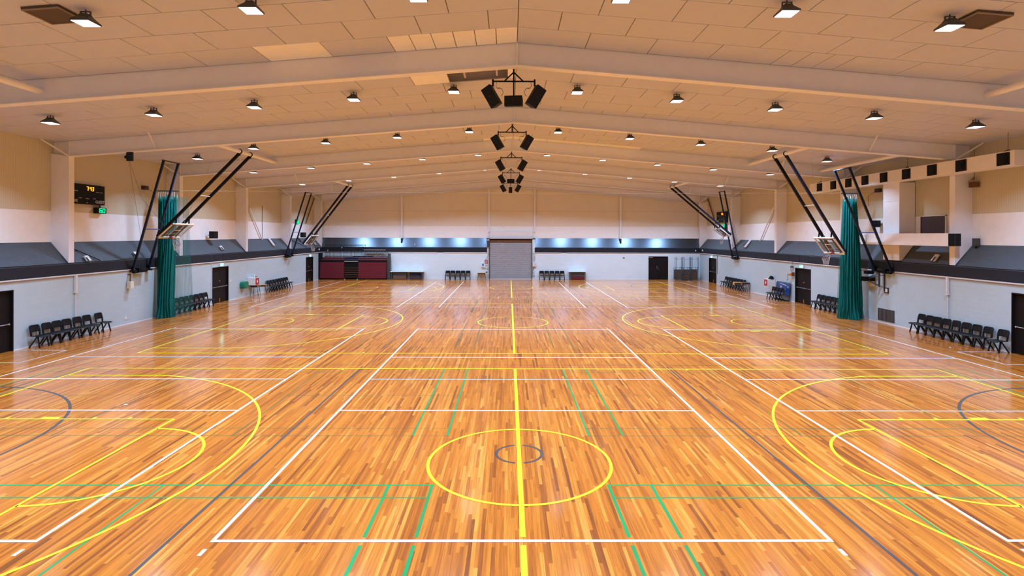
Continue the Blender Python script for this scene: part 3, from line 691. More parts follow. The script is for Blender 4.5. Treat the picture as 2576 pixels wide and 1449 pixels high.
# wall masts -------------------------------------------------------------------
def mast(s, y0, y1, foot_z, top, label, motor=True):
    t = thing('wall_mast', label, 'mast', (s * 18.7, (y0 + y1) / 2, foot_z), 0, 'leaning steel masts with winches on the side walls')
    O = Vector((s * 18.7, (y0 + y1) / 2, foot_z)); a = Vector((s * top[0], 0, top[1]))
    for yy in (y0, y1):
        p = Vector((s * 18.72, yy, foot_z)) - O; q = Vector((a.x, yy, a.z)) - O
        MB().bar(p, q, 0.075, 0.10).build('strut', 'blue_black', t)
        ft = MB(); ft.b(p.x - 0.09, p.x + 0.12, p.y - 0.12, p.y + 0.12, p.z - 0.10, p.z - 0.02); ft.b(p.x - 0.05, p.x + 0.05, p.y - 0.06, p.y + 0.06, p.z - 0.05, p.z + 0.16); ft.build('foot_bracket', 'black', t)
    MB().tube([(a.x - O.x, y0 - O.y - 0.12, a.z - O.z), (a.x - O.x, y1 - O.y + 0.12, a.z - O.z)], 0.03, 8).build('top_bar', 'blue_black', t)
    m_ = Vector((s * 18.72, 0, foot_z)).lerp(a, 0.37)
    MB().b(m_.x - O.x - 0.025, m_.x - O.x + 0.025, y0 - O.y, y1 - O.y, m_.z - O.z - 0.025, m_.z - O.z + 0.025).build('middle_bar', 'blue_steel', t)
    mo = MB(); yy = y0 - O.y
    mo.tube([(-s * 0.02, yy - 0.05, -0.12), (-s * 0.02, yy + 0.3, -0.12)], 0.07, 12); mo.tube([(-s * 0.05, yy + 0.35, -0.06), (-s * 0.05, yy + 0.85, -0.06)], 0.11, 14); mo.b(-s * 0.14, s * 0.06, yy + 0.22, yy + 0.42, -0.17, 0.06)
    mo.build('winch_motor', 'black', t)
    return t
mast(-1, 19.44, 20.64, 2.66, (17.22, 8.04), 'blue black leaning mast pair on the left wall beside the nearer net curtain')
mast(1, 19.37, 20.60, 2.72, (16.62, 7.80), 'blue black leaning mast pair on the right wall beside the nearer net curtain')
mast(-1, 38.1, 39.45, 2.64, (17.07, 7.92), 'blue leaning mast pair on the left wall far off with a green clock')
mast(1, 37.82, 38.9, 2.60, (17.6, 8.11), 'blue leaning mast pair on the right wall far off before the scoreboard')

# net curtains -----------------------------------------------------------------
def curtain(s, xa, xb, xta, xtb, y, sheer, label):
    t = thing('net_curtain', label, 'net curtain', (s * (xa + xb) / 2, y, 0), 0, 'gathered green net curtains')
    O = Vector((s * (xa + xb) / 2, y, 0)); H = 6.45
    mb = MB(); nc = 3
    for layer in range(nc):
        n_, m_ = 110, 26; vs = []; ph = random.uniform(0, 6)
        for j in range(m_ + 1):
            k = j / m_; z = 0.02 + k * (H - 0.02)
            for i in range(n_ + 1):
                u = i / n_
                w0 = xb - xa; w1 = xtb - xta
                tt = k ** 1.4
                a = (xa + w0 * u) * (1 - tt) + (xta + w1 * u) * tt
                env = math.sin(PI * u) ** 0.6
                amp = (0.24 - 0.10 * k) * env
                yy = y + (layer - 1) * 0.22 * env * (1 - 0.5 * k) + amp * math.sin(u * 2 * PI * 9 + ph + 0.5 * math.sin(k * 5 + layer)) + 0.05 * math.sin(u * 60 + 3 * k) + 0.03 * math.sin(u * 131 + 9 * k + layer)
                if k < 0.1: yy += (0.1 - k) * 2.0 * math.sin(u * 9 + layer)
                zz = z if j < m_ else z - 0.28 * abs(math.sin(u * PI * 7 + layer))
                vs.append((s * a - O.x, yy - y, zz if j else 0.01 + 0.02 * random.random()))
        fs = [(j * (n_ + 1) + i, j * (n_ + 1) + i + 1, (j + 1) * (n_ + 1) + i + 1, (j + 1) * (n_ + 1) + i) for j in range(m_) for i in range(n_)]
        mb.add(vs, fs, True)
    mb.build('gathered_net', 'net', t, recalc=False)
    if sheer:
        sh = MB(); n_, m_ = 60, 20; vs = []
        for j in range(m_ + 1):
            k = j / m_; z = 0.03 + k * (H - 0.1)
            for i in range(n_ + 1):
                u = i / n_
                a = (xa - sheer[0] * u) * (1 - k ** 1.2) + (xta - sheer[1] * u) * k ** 1.2
                yy = sheer[2] * u * (1 - 0.55 * k) + 0.02 * math.sin(u * 24)
                vs.append((s * a - O.x, yy, z))
        fs = [(j * (n_ + 1) + i, j * (n_ + 1) + i + 1, (j + 1) * (n_ + 1) + i + 1, (j + 1) * (n_ + 1) + i) for j in range(m_) for i in range(n_)]
        sh.add(vs, fs, True); sh.build('sheer_edge', 'net_sheer', t, recalc=False)
    hk = MB()
    for i in range(9):
        a = xta + (xtb - xta) * i / 8; yy = random.uniform(-0.1, 0.1)
        hk.tube([(s * a - O.x, 0, 6.70), (s * (a + 0.03) - O.x, yy * 0.5, 6.52), (s * (a + 0.01) - O.x, yy, 6.25)], 0.012, 5)
    hk.build('hanging_cords', 'pale', t)
    hr = MB(); hr.tube([(s * (xta - 0.12) - O.x, 0, 6.69), (s * (xtb + 0.1) - O.x, 0, 6.69)], 0.035, 8); hr.build('heading_cord', 'darkgrey', t)
    return t
curtain(-1, 17.98, 18.80, 17.80, 18.72, 21.5, (0.42, 0.30, 1.2), 'gathered green net curtain hanging beside the left wall')
curtain(1, 17.42, 18.66, 17.62, 18.28, 21.5, (0.02, -0.02, 0.25), 'gathered green net curtain hanging beside the right wall')
o = MB().tube([(-UW, 21.5, 6.72), (-9, 21.5, 6.66), (0, 21.5, 6.64), (9, 21.5, 6.66), (UW, 21.5, 6.72)], 0.005, 6).build('curtain_wire', 'seam', world=(0, 21.5, 6.7))
tag(o, 'thin taut wire across the hall between the two net curtains', 'wire')
for s, lb in ((-1, 'small dark curtain winch on the left upper wall'), (1, 'small dark curtain winch on the right upper wall')):
    t = thing('curtain_winch', lb, 'winch', (s * 19.5, 21.53, 6.86), 0)
    MB().b(-0.1, 0.1, -0.16, 0.16, -0.1, 0.1).build('motor', 'dark_brown', t, bevel=0.01)
    c = MB(); c.tube([(-s * 0.1, 0.1, -0.05), (-s * 0.35, 0.3, -0.3), (-s * 0.3, 0.35, -0.8)], 0.012, 5); c.build('cord', 'darkgrey', t)

# chairs -----------------------------------------------------------------------
def make_chair():
    t = thing('plastic_chair', 'x', 'chair')
    # seat: dished slab with a rolled front
    n_, m_ = 8, 8; top = []; bot = []
    for j in range(m_ + 1):
        v = j / m_; y = -0.22 + 0.42 * v
        for i in range(n_ + 1):
            u = i / n_ * 2 - 1; x = u * (0.240 - 0.02 * v)
            z = 0.455 - 0.012 * (1 - u * u) - (0.03 * (1 - v / 0.25) ** 2 if v < 0.25 else 0) + 0.01 * max(0, v - 0.6)
            top.append((x, y, z)); bot.append((x, y, z - 0.022))
    k = n_ + 1; fs = []
    for j in range(m_):
        for i in range(n_):
            a = j * k + i; fs.append((a, a + 1, a + k + 1, a + k)); q = a + len(top); fs.append((q, q + k, q + k + 1, q + 1))
    Lq = len(top)
    for i in range(n_):
        fs.append((i, i + Lq, i + 1 + Lq, i + 1)); a = m_ * k + i; fs.append((a, a + 1, a + 1 + Lq, a + Lq))
    for j in range(m_):
        a = j * k; fs.append((a, a + k, a + k + Lq, a + Lq)); a = j * k + n_; fs.append((a, a + Lq, a + k + Lq, a + k))
    MB().add(top + bot, fs, True).build('seat', 'black_plastic', t)
    # backrest: curved panel on two uprights
    mb = MB(); zz = [0.585, 0.61, 0.70, 0.79, 0.835, 0.855]; ww = [0.222, 0.232, 0.235, 0.230, 0.212, 0.17]; fr = []; bk_ = []
    for z, w_ in zip(zz, ww):
        for i in range(11):
            u = i / 10 * 2 - 1; y = 0.245 - 0.05 * u * u + (z - 0.6) * 0.22
            fr.append((u * w_, y, z)); bk_.append((u * w_, y + 0.022, z))
    fs = []; k = 11; Lq = len(fr)
    for j in range(5):
        for i in range(10):
            a = j * k + i; fs.append((a, a + k, a + k + 1, a + 1)); q = a + Lq; fs.append((q, q + 1, q + k + 1, q + k))
    for i in range(10):
        fs.append((i, i + 1, i + 1 + Lq, i + Lq)); a = 5 * k + i; fs.append((a, a + Lq, a + 1 + Lq, a + 1))
    for j in range(5):
        a = j * k; fs.append((a, a + Lq, a + k + Lq, a + k)); a = j * k + 10; fs.append((a, a + k, a + k + Lq, a + Lq))
    mb.add(fr + bk_, fs, True)
    for s in (-1, 1): mb.bar((s * 0.195, 0.19, 0.44), (s * 0.20, 0.212, 0.64), 0.03, 0.06, up=(1, 0, 0)) if False else mb.bar((s * 0.195, 0.19, 0.44), (s * 0.20, 0.212, 0.64), 0.065, 0.03, up=(0, 1, 0))
    mb.build('backrest', 'black_plastic', t)
    for s in (-1, 1):
        MB().bar((s * 0.195, -0.06, 0.44), (s * 0.22, -0.16, 0.0), 0.036, 0.042, up=(1, 0, 0)).build('leg', 'black_plastic', t)
        MB().bar((s * 0.195, -0.04, 0.44), (s * 0.22, 0.25, 0.0), 0.034, 0.04, up=(1, 0, 0)).build('leg', 'black_plastic', t)
    return t
ch0 = make_chair(); st = [True]
def place_chair(x, y, rz, label, group):
    rz += random.uniform(-0.05, 0.05)
    if st[0]: ch0.location = (x, y, 0); ch0.rotation_euler = (0, 0, rz); ch0['label'] = label; ch0['group'] = group; st[0] = False
    else: dup(ch0, (x, y, 0), rz, label, group)
CN = ['first', 'second', 'third', 'fourth', 'fifth', 'sixth', 'seventh', 'eighth', 'ninth']
def row(xs, ys, rz, where, group, order):
    n = len(ys)
    for i, (x, y) in enumerate(zip(xs, ys)):
        place_chair(x, y, rz, f'black plastic chair, {CN[i]} {order} in the row {where}', group)
def side_row(s, ys, where, group): row([s * 18.47] * len(ys), ys, -s * PI / 2, where, group, 'from the viewpoint')
side_row(-1, [13.76, 14.32, 14.81, 15.31, 15.89, 16.42, 17.13], 'beside the near left door', 'chairs by the near left door')
side_row(1, [13.10, 13.78, 14.30, 14.81, 15.34, 15.85, 16.35, 16.81, 17.30], 'beside the near right door', 'chairs by the near right door')
side_row(-1, [22.47, 22.96, 23.46, 23.95, 24.45, 24.94, 25.44, 25.93], 'by the left net curtain', 'chairs behind the left net curtain')
side_row(1, [22.75, 23.25, 23.76, 24.22, 24.70, 25.21, 25.71], 'by the right net curtain', 'chairs behind the right net curtain')
side_row(-1, [34.69 + 0.519 * i for i in range(8)], 'past the left hose cabinet', 'chairs past the left hose cabinet')
row([18.1] * 4, [29.45, 29.88, 30.31, 30.74], -PI / 2, 'beside the blue board', 'chairs below the right hose cabinet', 'from the viewpoint')
side_row(1, [36.42 + 0.533 * i for i in range(8)], 'before the far right door', 'chairs before the far right door')
row([-6.27 + 0.503 * i for i in range(5)], [46.85] * 5, 0, 'left of the roller shutter', 'chairs left of the shutter', 'from the left')
row([3.05 + 0.506 * i for i in range(5)], [46.85] * 5, 0, 'right of the roller shutter', 'chairs right of the shutter', 'from the left')

# doors --------------------------------------------------------------------------
def side_door(num, s, y0, y1, label, h=DH):
    t = thing(f'door_{num}', label, None, (s * W, (y0 + y1) / 2, 0), 0, None, 'structure'); yc = (y0 + y1) / 2
    for a, b in ((y0 + 0.04, yc - 0.004), (yc + 0.004, y1 - 0.04)):
        MB().b(s * 0.10, s * 0.15, a - yc, b - yc, 0.01, h - 0.04).build('door_leaf', 'door', t)
    pb = MB(); pb.tube([(s * 0.03, y0 + 0.12 - yc, 1.02), (s * 0.03, -0.06, 1.02)], 0.02, 8); pb.tube([(s * 0.03, 0.06, 1.02), (s * 0.03, y1 - 0.12 - yc, 1.02)], 0.02, 8)
    for q in (y0 + 0.14 - yc, -0.08, 0.08, y1 - 0.14 - yc): pb.box((s * 0.06, q, 1.02), (0.08, 0.05, 0.07))
    pb.build('push_bar', 'steel', t)
    fr = MB(); fr.b(-s * 0.01, s * 0.19, y0 - yc, y0 + 0.04 - yc, 0, h); fr.b(-s * 0.01, s * 0.19, y1 - 0.04 - yc, y1 - yc, 0, h); fr.b(-s * 0.01, s * 0.19, y0 - yc, y1 - yc, h - 0.04, h)
    fr.build('door_frame', 'door', t)
    lk = MB(); lk.b(s * 0.07, s * 0.10, 0.03, 0.06, 0.03, 0.28); lk.b(s * 0.07, s * 0.10, 0.02, 0.07, 1.35, 1.42); lk.build('latch', 'orange', t)
    MB().b(s * 0.185, s * 0.2, y0 - yc, y1 - yc, 0, h).build('backing', 'black', t)
    return t
side_door(1, -1, 11.2, 13.0, 'dark brown double door with push bar, near left')
side_door(2, -1, 27.0, 29.0, 'dark brown double door with push bar, middle of the left wall')
side_door(3, -1, 43.07, 44.95, 'dark brown double door, far end of the left wall')
side_door(4, 1, 11.1, 12.93, 'dark brown double door with push bar, near right')
side_door(5, 1, 26.9, 28.83, 'dark brown double door with push bar, middle of the right wall')
side_door(6, 1, 42.83, 44.75, 'dark brown double door, far end of the right wall')
t = thing('door_7', 'black double door in the end wall', None, (14.7, YB, 0), 0, None, 'structure')
for a, b in ((-0.94, -0.004), (0.004, 0.94)): MB().b(a, b, 0.08, 0.13, 0.01, 2.29).build('door_leaf', 'door', t)
mb = MB(); mb.b(-0.98, -0.94, -0.01, 0.19, 0, 2.32); mb.b(0.94, 0.98, -0.01, 0.19, 0, 2.32); mb.b(-0.98, 0.98, -0.01, 0.19, 2.28, 2.32); mb.build('door_frame', 'door', t)
mb = MB(); mb.b(-0.9, -0.55, 0.03, 0.08, 2.16, 2.22); mb.b(-0.8, -0.5, 0.0, 0.03, 2.19, 2.21); mb.build('door_closer', 'steel', t)
mb = MB(); mb.b(-0.12, -0.09, 0.04, 0.08, 1.1, 1.35); mb.b(0.03, 0.07, 0.05, 0.08, 1.0, 1.05); mb.build('door_handle', 'steel', t)
MB().b(-0.98, 0.98, 0.185, 0.2, 0, 2.32).build('backing', 'black', t)
# roller shutter
t = thing('door_8', 'grey ribbed steel roller shutter in the middle of the end wall', None, (-0.03, YB, 0), 0, None, 'structure')
prof = []; z = 0.03
while z < 3.62:
    for dz, dy in ((0.0, 0.0), (0.022, -0.035), (0.060, -0.035), (0.082, 0.0)): prof.append((0.10 + dy, z + dz))
    z += 0.098
poly = prof + [(0.14, prof[-1][1]), (0.14, 0.03)]
sh = MB(); vs = []; fs = []
for x in (-2.09, 2.09):
    for q in prof: vs.append((x, q[0], q[1]))
n_ = len(prof); fs = [(i, i + 1, n_ + i + 1, n_ + i) for i in range(n_ - 1)]; sh.add(vs, fs); sh.build('shutter_curtain', 'shutter', t)
MB().b(-2.09, 2.09, 0.03, 0.10, 0.0, 0.05).build('bottom_rail', 'alu', t)
mb = MB(); mb.tube([(-2.12, 0.28, 3.80), (2.12, 0.28, 3.80)], 0.20, 20); mb.build('roll_drum', 'brown', t)  # dark brown paints in the shade of the roll above the curtain
mb = MB(); mb.b(-2.15, -2.09, -0.04, 0.16, 0, 4.05); mb.b(2.09, 2.15, -0.04, 0.16, 0, 4.05); mb.build('guide_channel', 'darkgrey', t)
mb = MB(); mb.b(-2.42, 2.45, -0.06, 0.40, 4.02, 4.10); mb.build('header', 'darkgrey', t)
mb = MB(); mb.b(-2.12, 2.12, -0.08, -0.05, 4.03, 4.07); mb.build('header_trim', 'white', t)
mb = MB(); mb.b(-2.36, -2.15, 0.0, 0.3, 0, 4.02); mb.b(2.15, 2.42, 0.0, 0.3, 0, 4.02); mb.build('side_pier', 'block_x', t)
MB().b(-2.10, 2.12, 0.2, 0.40, 4.10, 4.76).build('header_panel', 'white', t)
mb = MB(); mb.b(-2.15, 2.15, 0.40, 0.44, 0, 4.05); mb.build('backing', 'black', t)

# exit signs -----------------------------------------------------------------------
def exit_sign(s, y, label):
    t = thing('exit_sign', label, 'exit sign', (s * 18.80, y, 2.43), 0, 'green lit exit signs')
    MB().b(-0.03, 0.03, -0.20, 0.20, -0.105, 0.105).build('case', 'white', t, bevel=0.008)
    MB().b(s * 0.025, s * 0.05, -0.05, 0.05, -0.05, 0.05).build('mount', 'white', t)
    MB().b(-s * 0.034, -s * 0.031, -0.185, 0.185, -0.09, 0.09).build('lit_face', 'exit_green', t)
    w_ = MB(); X = -s * 0.036; d = -s
    def r(u0, u1, z0, z1): w_.b(X - 0.001, X + 0.001, d * u0, d * u1, z0, z1)
    # doorway, running figure, arrow
    r(0.09, 0.16, -0.075, 0.075)
    w_.tube([(X - 0.001, d * -0.005, 0.055), (X + 0.001, d * -0.005, 0.055)], 0.016, 10)
    w_.bar((X, d * -0.01, 0.035), (X, d * -0.035, -0.02), 0.002, 0.026, up=(0, d, 0)); w_.bar((X, d * -0.035, -0.02), (X, d * 0.01, -0.045), 0.002, 0.016, up=(0, 0, 1)); w_.bar((X, d * -0.035, -0.02), (X, d * -0.07, -0.07), 0.002, 0.016, up=(0, d, 0))
    w_.bar((X, d * -0.01, 0.03), (X, d * 0.035, 0.01), 0.002, 0.012); w_.bar((X, d * -0.015, 0.03), (X, d * -0.05, 0.0), 0.002, 0.012)
    r(-0.16, -0.10, -0.01, 0.01); w_.bar((X, d * -0.16, 0), (X, d * -0.135, 0.03), 0.002, 0.014); w_.bar((X, d * -0.16, 0), (X, d * -0.135, -0.03), 0.002, 0.014)
    w_.build('pictogram', 'exit_white', t)
    return t
exit_sign(-1, 28.0, 'green running man exit sign above the middle left door')
exit_sign(-1, 43.95, 'green running man exit sign above the far left door')
exit_sign(1, 27.92, 'green running man exit sign above the middle right door')
exit_sign(1, 43.86, 'green running man exit sign above the far right door')

# scoreboards -----------------------------------------------------------------------
def scoreboard(s, y0, y1, z0, z1, clock, label, lab2):
    """reading direction is +y on the left wall and -y on the right wall"""
    X = s * 19.50; t = thing('scoreboard', label, 'scoreboard', (X, (y0 + y1) / 2, z0), 0)
    O = Vector((X, (y0 + y1) / 2, z0)); H = z1 - z0; Wd = y1 - y0
    MB().b(-0.06, 0.06, -Wd / 2, Wd / 2, 0, H).build('case', 'black', t, bevel=0.01)
    xd = Vector((0, -s, 0)); nn = Vector((-s, 0, 0)); fx = -s * 0.066 if s > 0 else 0.066
    dg = MB(); u0 = -Wd * 0.0
    for ch, u in (('7', -0.03), ('4', 0.16), ('3', 0.30)): segments(dg, ch, Vector((fx, 0, H * 0.70)) + xd * (u * Wd / 2.2), xd, 0.17, 0.085, 0.022, nn)
    dg.build('clock_digits', 'amber', t)
    k = Wd / 2.2
    def tx(st_, sz, u, zz, mat='letter'): text(st_, sz, Vector((fx, 0, zz)) + xd * (u * k), xd, nn, mat, t)
    tx('GUEST', 0.185, 0.78, 0.13); tx('HOME', 0.185, -0.80, 0.13); tx('TIME OUT  FOULS', 0.05, 0.74, H * 0.64); tx('FOULS  TIME OUT', 0.05, -0.74, H * 0.64)
    tx('BONUS', 0.05, -0.40, H * 0.30); tx('PERIOD', 0.055, 0.02, H * 0.28); tx('BONUS', 0.05, 0.44, H * 0.30); tx('POSS', 0.045, 0.0, 0.07)
    # shot clock below
    cy0, cy1, cz0, cz1 = clock
    c = thing('shot_clock', lab2, 'clock', (s * 19.45, (cy0 + cy1) / 2, cz0), 0)
    cw = cy1 - cy0; chh = cz1 - cz0
    MB().b(-0.10, 0.10, -cw / 2, cw / 2, 0, chh).build('case', 'black', c, bevel=0.01)
    g = MB(); fx2 = 0.106 if s < 0 else -0.106
    for ch, u in (('6', -0.11), ('0', 0.09)): segments(g, ch, Vector((fx2, 0, 0.05)) + xd * ((u - 0.06) * cw / 0.56 + 0.0), xd, chh - 0.1, 0.13 * cw / 0.56, 0.03, nn)
    g.build('clock_digits', 'led_green', c)
    MB().b(-0.02, 0.02, -0.03, 0.03, chh, chh + 0.13).build('bracket', 'darkgrey', c)
scoreboard(-1, 16.3, 18.52, 5.76, 6.66, (17.95, 18.51, 5.37, 5.64), 'black scoreboard reading GUEST and 743 on the left wall', 'black shot clock with green digits below the left scoreboard')
scoreboard(1, 42.05, 44.45, 5.62, 6.62, (42.2, 42.65, 4.98, 5.5), 'black scoreboard with amber digits far off on the right wall', 'small black clock with green digits below the far right scoreboard')
t = thing('shot_clock', 'small green digit clock on the far left mast', 'clock', (-18.0, 38.65, 5.45), 0)
MB().b(-0.10, 0.06, -0.2, 0.2, -0.2, 0.2).build('case', 'blue_black', t)
g = MB()
for ch, u in (('6', -0.14), ('0', 0.03)): segments(g, ch, (0.066, u, -0.13), (0, 1, 0), 0.26, 0.10, 0.035, (1, 0, 0))
g.build('clock_digits', 'led_green', t)

# air ducts on the right -----------------------------------------------------------
t = thing('air_duct', 'long cream square air duct with round outlets high on the right', 'air duct', (18.65, 19.3, 7.04), 0)
O = Vector((18.65, 19.3, 7.04))
MB().b(-0.25, 0.19, 12.35 - O.y, 26.3 - O.y, 0, 0.58).build('duct_body', 'duct', t, bevel=0.01)
for y in (12.80, 14.75, 16.32, 17.90, 19.47, 20.91, 22.33, 23.75, 25.16):
    yy = y - O.y; g = MB(); g.b(-0.275, -0.245, yy - 0.27, yy + 0.27, 0.06, 0.53)
    gg = g.build('outlet', 'grille', t)
    rr = MB(); rr.tube([(-0.30, yy, 0.295), (-0.26, yy, 0.295)], 0.2, 20); rr.tube([(-0.315, yy, 0.295), (-0.29, yy, 0.295)], 0.11, 16); rr.build('nozzle', 'black', gg)
hg = MB()
for y in (12.9, 18.2, 25.5): hg.tube([(0.02, y - O.y, 0.6), (0.02, y - O.y, zc(18.6) - O.z)], 0.008, 6); hg.prism([(-0.22, 0.58), (0.26, 0.58), (0.02, 0.68)], 'y', y - O.y - 0.02, y - O.y + 0.02)
hg.build('hanger', 'brown', t)
t = thing('air_duct', 'lower white air duct with a black end grille on the right wall', 'air duct', (18.5, 18.3, 4.0), 0)
MB().b(-0.28, 0.26, -3.1, 2.68, 0.0, 0.55).build('duct_body', 'duct_white', t, bevel=0.008)
g = MB(); g.b(-0.27, 0.25, -3.13, -3.08, 0.01, 0.54); g.build('end_grille', 'grille', t)
g = MB()
for q in (-0.01,): g.b(q - 0.008, q + 0.008, -3.14, -3.12, 0.02, 0.53)
for q in range(1, 10): g.b(-0.26, 0.24, -3.138, -3.13, 0.055 * q, 0.055 * q + 0.006)
g.build('grille_bars', 'darkgrey', t)
t = thing('air_duct', 'square vertical air duct shaft joining the two ducts on the right', 'air duct', (19.08, 19.5, 3.3), 0)
MB().prism([(-0.28, -0.07), (-0.14, -0.07), (0.49, 0.76), (0.49, 3.74), (-0.28, 3.74)], 'y', -0.57, 0.60).build('duct_body', 'duct_white', t, bevel=0.006)
g = MB()
for z in (1.75, 2.85): g.b(-0.29, 0.50, -0.585, 0.615, z, z + 0.025)
g.build('seam_flange', 'duct', t)
# dark notice board behind
t = thing('notice_board', 'large dark brown board on the upper right wall behind the duct', 'board', (19.55, 17.75, 4.15), 0)
MB().b(-0.02, 0.03, -0.75, 0.75, 0, 1.2).build('panel', 'dark_brown', t)
g = MB(); g.b(-0.035, 0.03, -0.79, -0.75, 0, 1.24); g.b(-0.035, 0.03, 0.75, 0.79, 0, 1.24); g.b(-0.035, 0.03, -0.79, 0.79, 1.2, 1.24); g.build('frame', 'cream', t)
o = MB().b(18.83, 18.86, 19.3, 20.53, 0.12, 0.73).build('wall_vent', 'vent', world=(18.85, 19.9, 0.12)); tag(o, 'dark louvred vent low on the right wall', 'vent')
g = MB()
for i in range(12): g.box((-0.028, -0.56 + 0.1 * i, 0.305), (0.02, 0.012, 0.58))
g.build('louvres', 'darkgrey', o)

# wall speakers, small fittings ------------------------------------------------------
def wall_speaker(loc, s, w_, h_, label):
    t = thing('wall_speaker', label, 'speaker', loc, s * 0.25 if s > 0 else -0.25)
    MB().b(-0.16, 0.16, -w_ / 2, w_ / 2, -h_ / 2, h_ / 2).build('cabinet', 'black', t, bevel=0.012)
    MB().b(s * -0.172, s * -0.158, -w_ / 2 + 0.02, w_ / 2 - 0.02, -h_ / 2 + 0.02, h_ / 2 - 0.02).build('grille', 'black_plastic', t)
    MB().bar((s * 0.1, 0, -0.02), (s * 0.42, 0, -0.02), 0.04, 0.04).build('bracket', 'black', t)
wall_speaker((-19.15, 27.7, 4.36), -1, 0.42, 0.46, 'black speaker on the upper left wall above the middle door')
wall_speaker((-19.12, 43.1, 4.36), -1, 0.42, 0.46, 'black speaker far off on the upper left wall behind the mast')
wall_speaker((19.3, 21.35, 5.07), 1, 0.22, 0.36, 'small black speaker on the upper right wall beside the net curtain')
t = thing('wall_horn', 'brown caged fitting high on the right wall past the duct end', 'fitting', (19.45, 15.35, 6.5), 0)
mb = MB(); mb.b(-0.12, 0.12, -0.14, 0.14, 0, 0.22); mb.build('body', 'brown', t, bevel=0.01)
mb = MB()
for q in (-0.1, 0, 0.1): mb.tube([(-0.14, q, -0.02), (-0.14, q, 0.26), (0.0, q * 0.3, 0.42)], 0.01, 5)
mb.tube([(0, 0, 0.22), (0, 0, 1.6)], 0.008, 5); mb.build('cage', 'brown', t)
t = thing('junction_box', 'small grey box on the slope edge beside the near right column', 'box', (19.45, 15.25, 4.18), 0)
MB().b(-0.09, 0.1, -0.1, 0.1, -0.16, 0.16).build('case', 'darkgrey', t, bevel=0.01)
MB().b(-0.02, 0.02, -0.02, 0.02, -0.26, -0.16).build('gland', 'black', t)
t = thing('ceiling_hoist', 'dark hoist motor with cables high on the left wall', 'hoist', (-18.85, 19.25, 8.15), 0)
mb = MB(); mb.tube([(0, -0.15, 0), (0, 0.15, 0)], 0.08, 12); mb.b(-0.05, 0.05, -0.06, 0.06, 0, 0.24); mb.build('motor', 'black', t)
mb = MB(); mb.tube([(0.05, 0, -0.1), (0.5, 0.3, -2.0), (1.45, 0.6, -3.35)], 0.006, 5); mb.tube([(0, 0.05, -0.1), (-0.05, 1.1, -4.05)], 0.006, 5); mb.build('cable', 'darkgrey', t)
o = MB().b(-0.12, 0.12, -0.05, 0.05, -0.38, 0.0).build('hanging_strap', 'blue_black'); o.location = (-16.35, 15.72, zr(16.35)); tag(o, 'dark blue strap hanging under the second frame, left side', 'strap')
# diagonal wall braces and rods
for s, a, b, nm, lb in ((-1, (33.3, 6.4), (35.5, 3.98), 'wall_brace', 'cream diagonal pipe brace on the upper left wall'), (1, (33.16, 6.5), (35.42, 4.02), 'wall_brace', 'cream diagonal pipe brace on the upper right wall'),
                        (-1, (47.0, 8.0), (44.87, 5.5), 'wall_brace', 'dark brown diagonal brace in the far left corner'), (1, (46.9, 8.05), (44.85, 5.55), 'wall_brace', 'dark brown diagonal brace in the far right corner')):
    o = MB().tube([(s * 19.48, a[0], a[1]), (s * 19.5, b[0], b[1])], 0.05, 10).build(nm, 'cream_steel' if 'cream' in lb else 'brown', world=(s * 19.48, a[0], a[1])); tag(o, lb, 'brace', 'diagonal wall braces')
o = MB().tube([(-19.56, 35.67, 6.63), (-19.56, 35.68, 4.02)], 0.018, 6).build('conduit', 'brown', world=(-19.56, 35.67, 4)); tag(o, 'thin vertical rod on the upper left wall beside the brace', 'pipe')
for s in (-1, 1):
    t = thing('downpipe', f'light grey vertical pipe on the {"left" if s < 0 else "right"} block wall above the chairs', 'pipe', (s * 18.785, 15.93, 0.0), 0)
    MB().b(-0.045, 0.045, -0.045, 0.045, 1.92, 2.66).build('upper_pipe', 'cap', t)
    MB().tube([(0.01 * s, 0, 0.62), (0.01 * s, 0, 1.92)], 0.026, 10).build('lower_pipe', 'cap', t)
    mb = MB(); mb.b(-0.06, 0.05, -0.075, 0.06, 1.88, 1.925); mb.b(-0.06, 0.05, -0.05, 0.05, 2.0, 2.02) if s > 0 else None; mb.build('collar', 'cream' if s < 0 else 'cap', t)
# control boxes and wall frames
t = thing('control_box', 'cream control box on brackets below the left mast', 'control box', (-18.72, 19.25, 1.92), 0)
MB().b(-0.10, 0.10, -0.12, 0.12, -0.17, 0.17).build('case', 'cream', t, bevel=0.008)
mb = MB(); mb.b(-0.02, 0.02, -0.02, 0.02, 0.17, 0.52); mb.b(-0.12, 0.02, -0.02, 0.02, 0.48, 0.52); mb.build('conduit', 'brown', t)
t = thing('control_box', 'cream control box below the right mast winch', 'control box', (18.72, 20.9, 1.94), 0)
MB().b(-0.10, 0.12, -0.13, 0.13, -0.14, 0.14).build('case', 'cream', t, bevel=0.008)
MB().b(-0.06, 0.12, 0.13, 0.6, 0.06, 0.12).build('conduit', 'white', t)
t = thing('winch_frame', 'grey steel strut frame holding the winch on the right wall', 'frame', (18.75, 20.0, 2.1), 0)
mb = MB(); mb.b(0.03, 0.08, -0.02, 0.02, -0.45, 0.5); mb.b(0.03, 0.08, 0.38, 0.42, -0.3, 0.5)
mb.bar((0.05, 0, 0.35), (-0.35, 0.75, 0.1), 0.03, 0.03); mb.bar((0.05, 0.4, 0.4), (-0.35, 0.85, 0.12), 0.03, 0.03); mb.bar((0.05, 0, -0.3), (-0.35, 0.75, 0.05), 0.03, 0.03); mb.bar((0.05, 0.4, -0.25), (-0.35, 0.85, 0.05), 0.03, 0.03)
mb.build('struts', 'darkgrey', t)
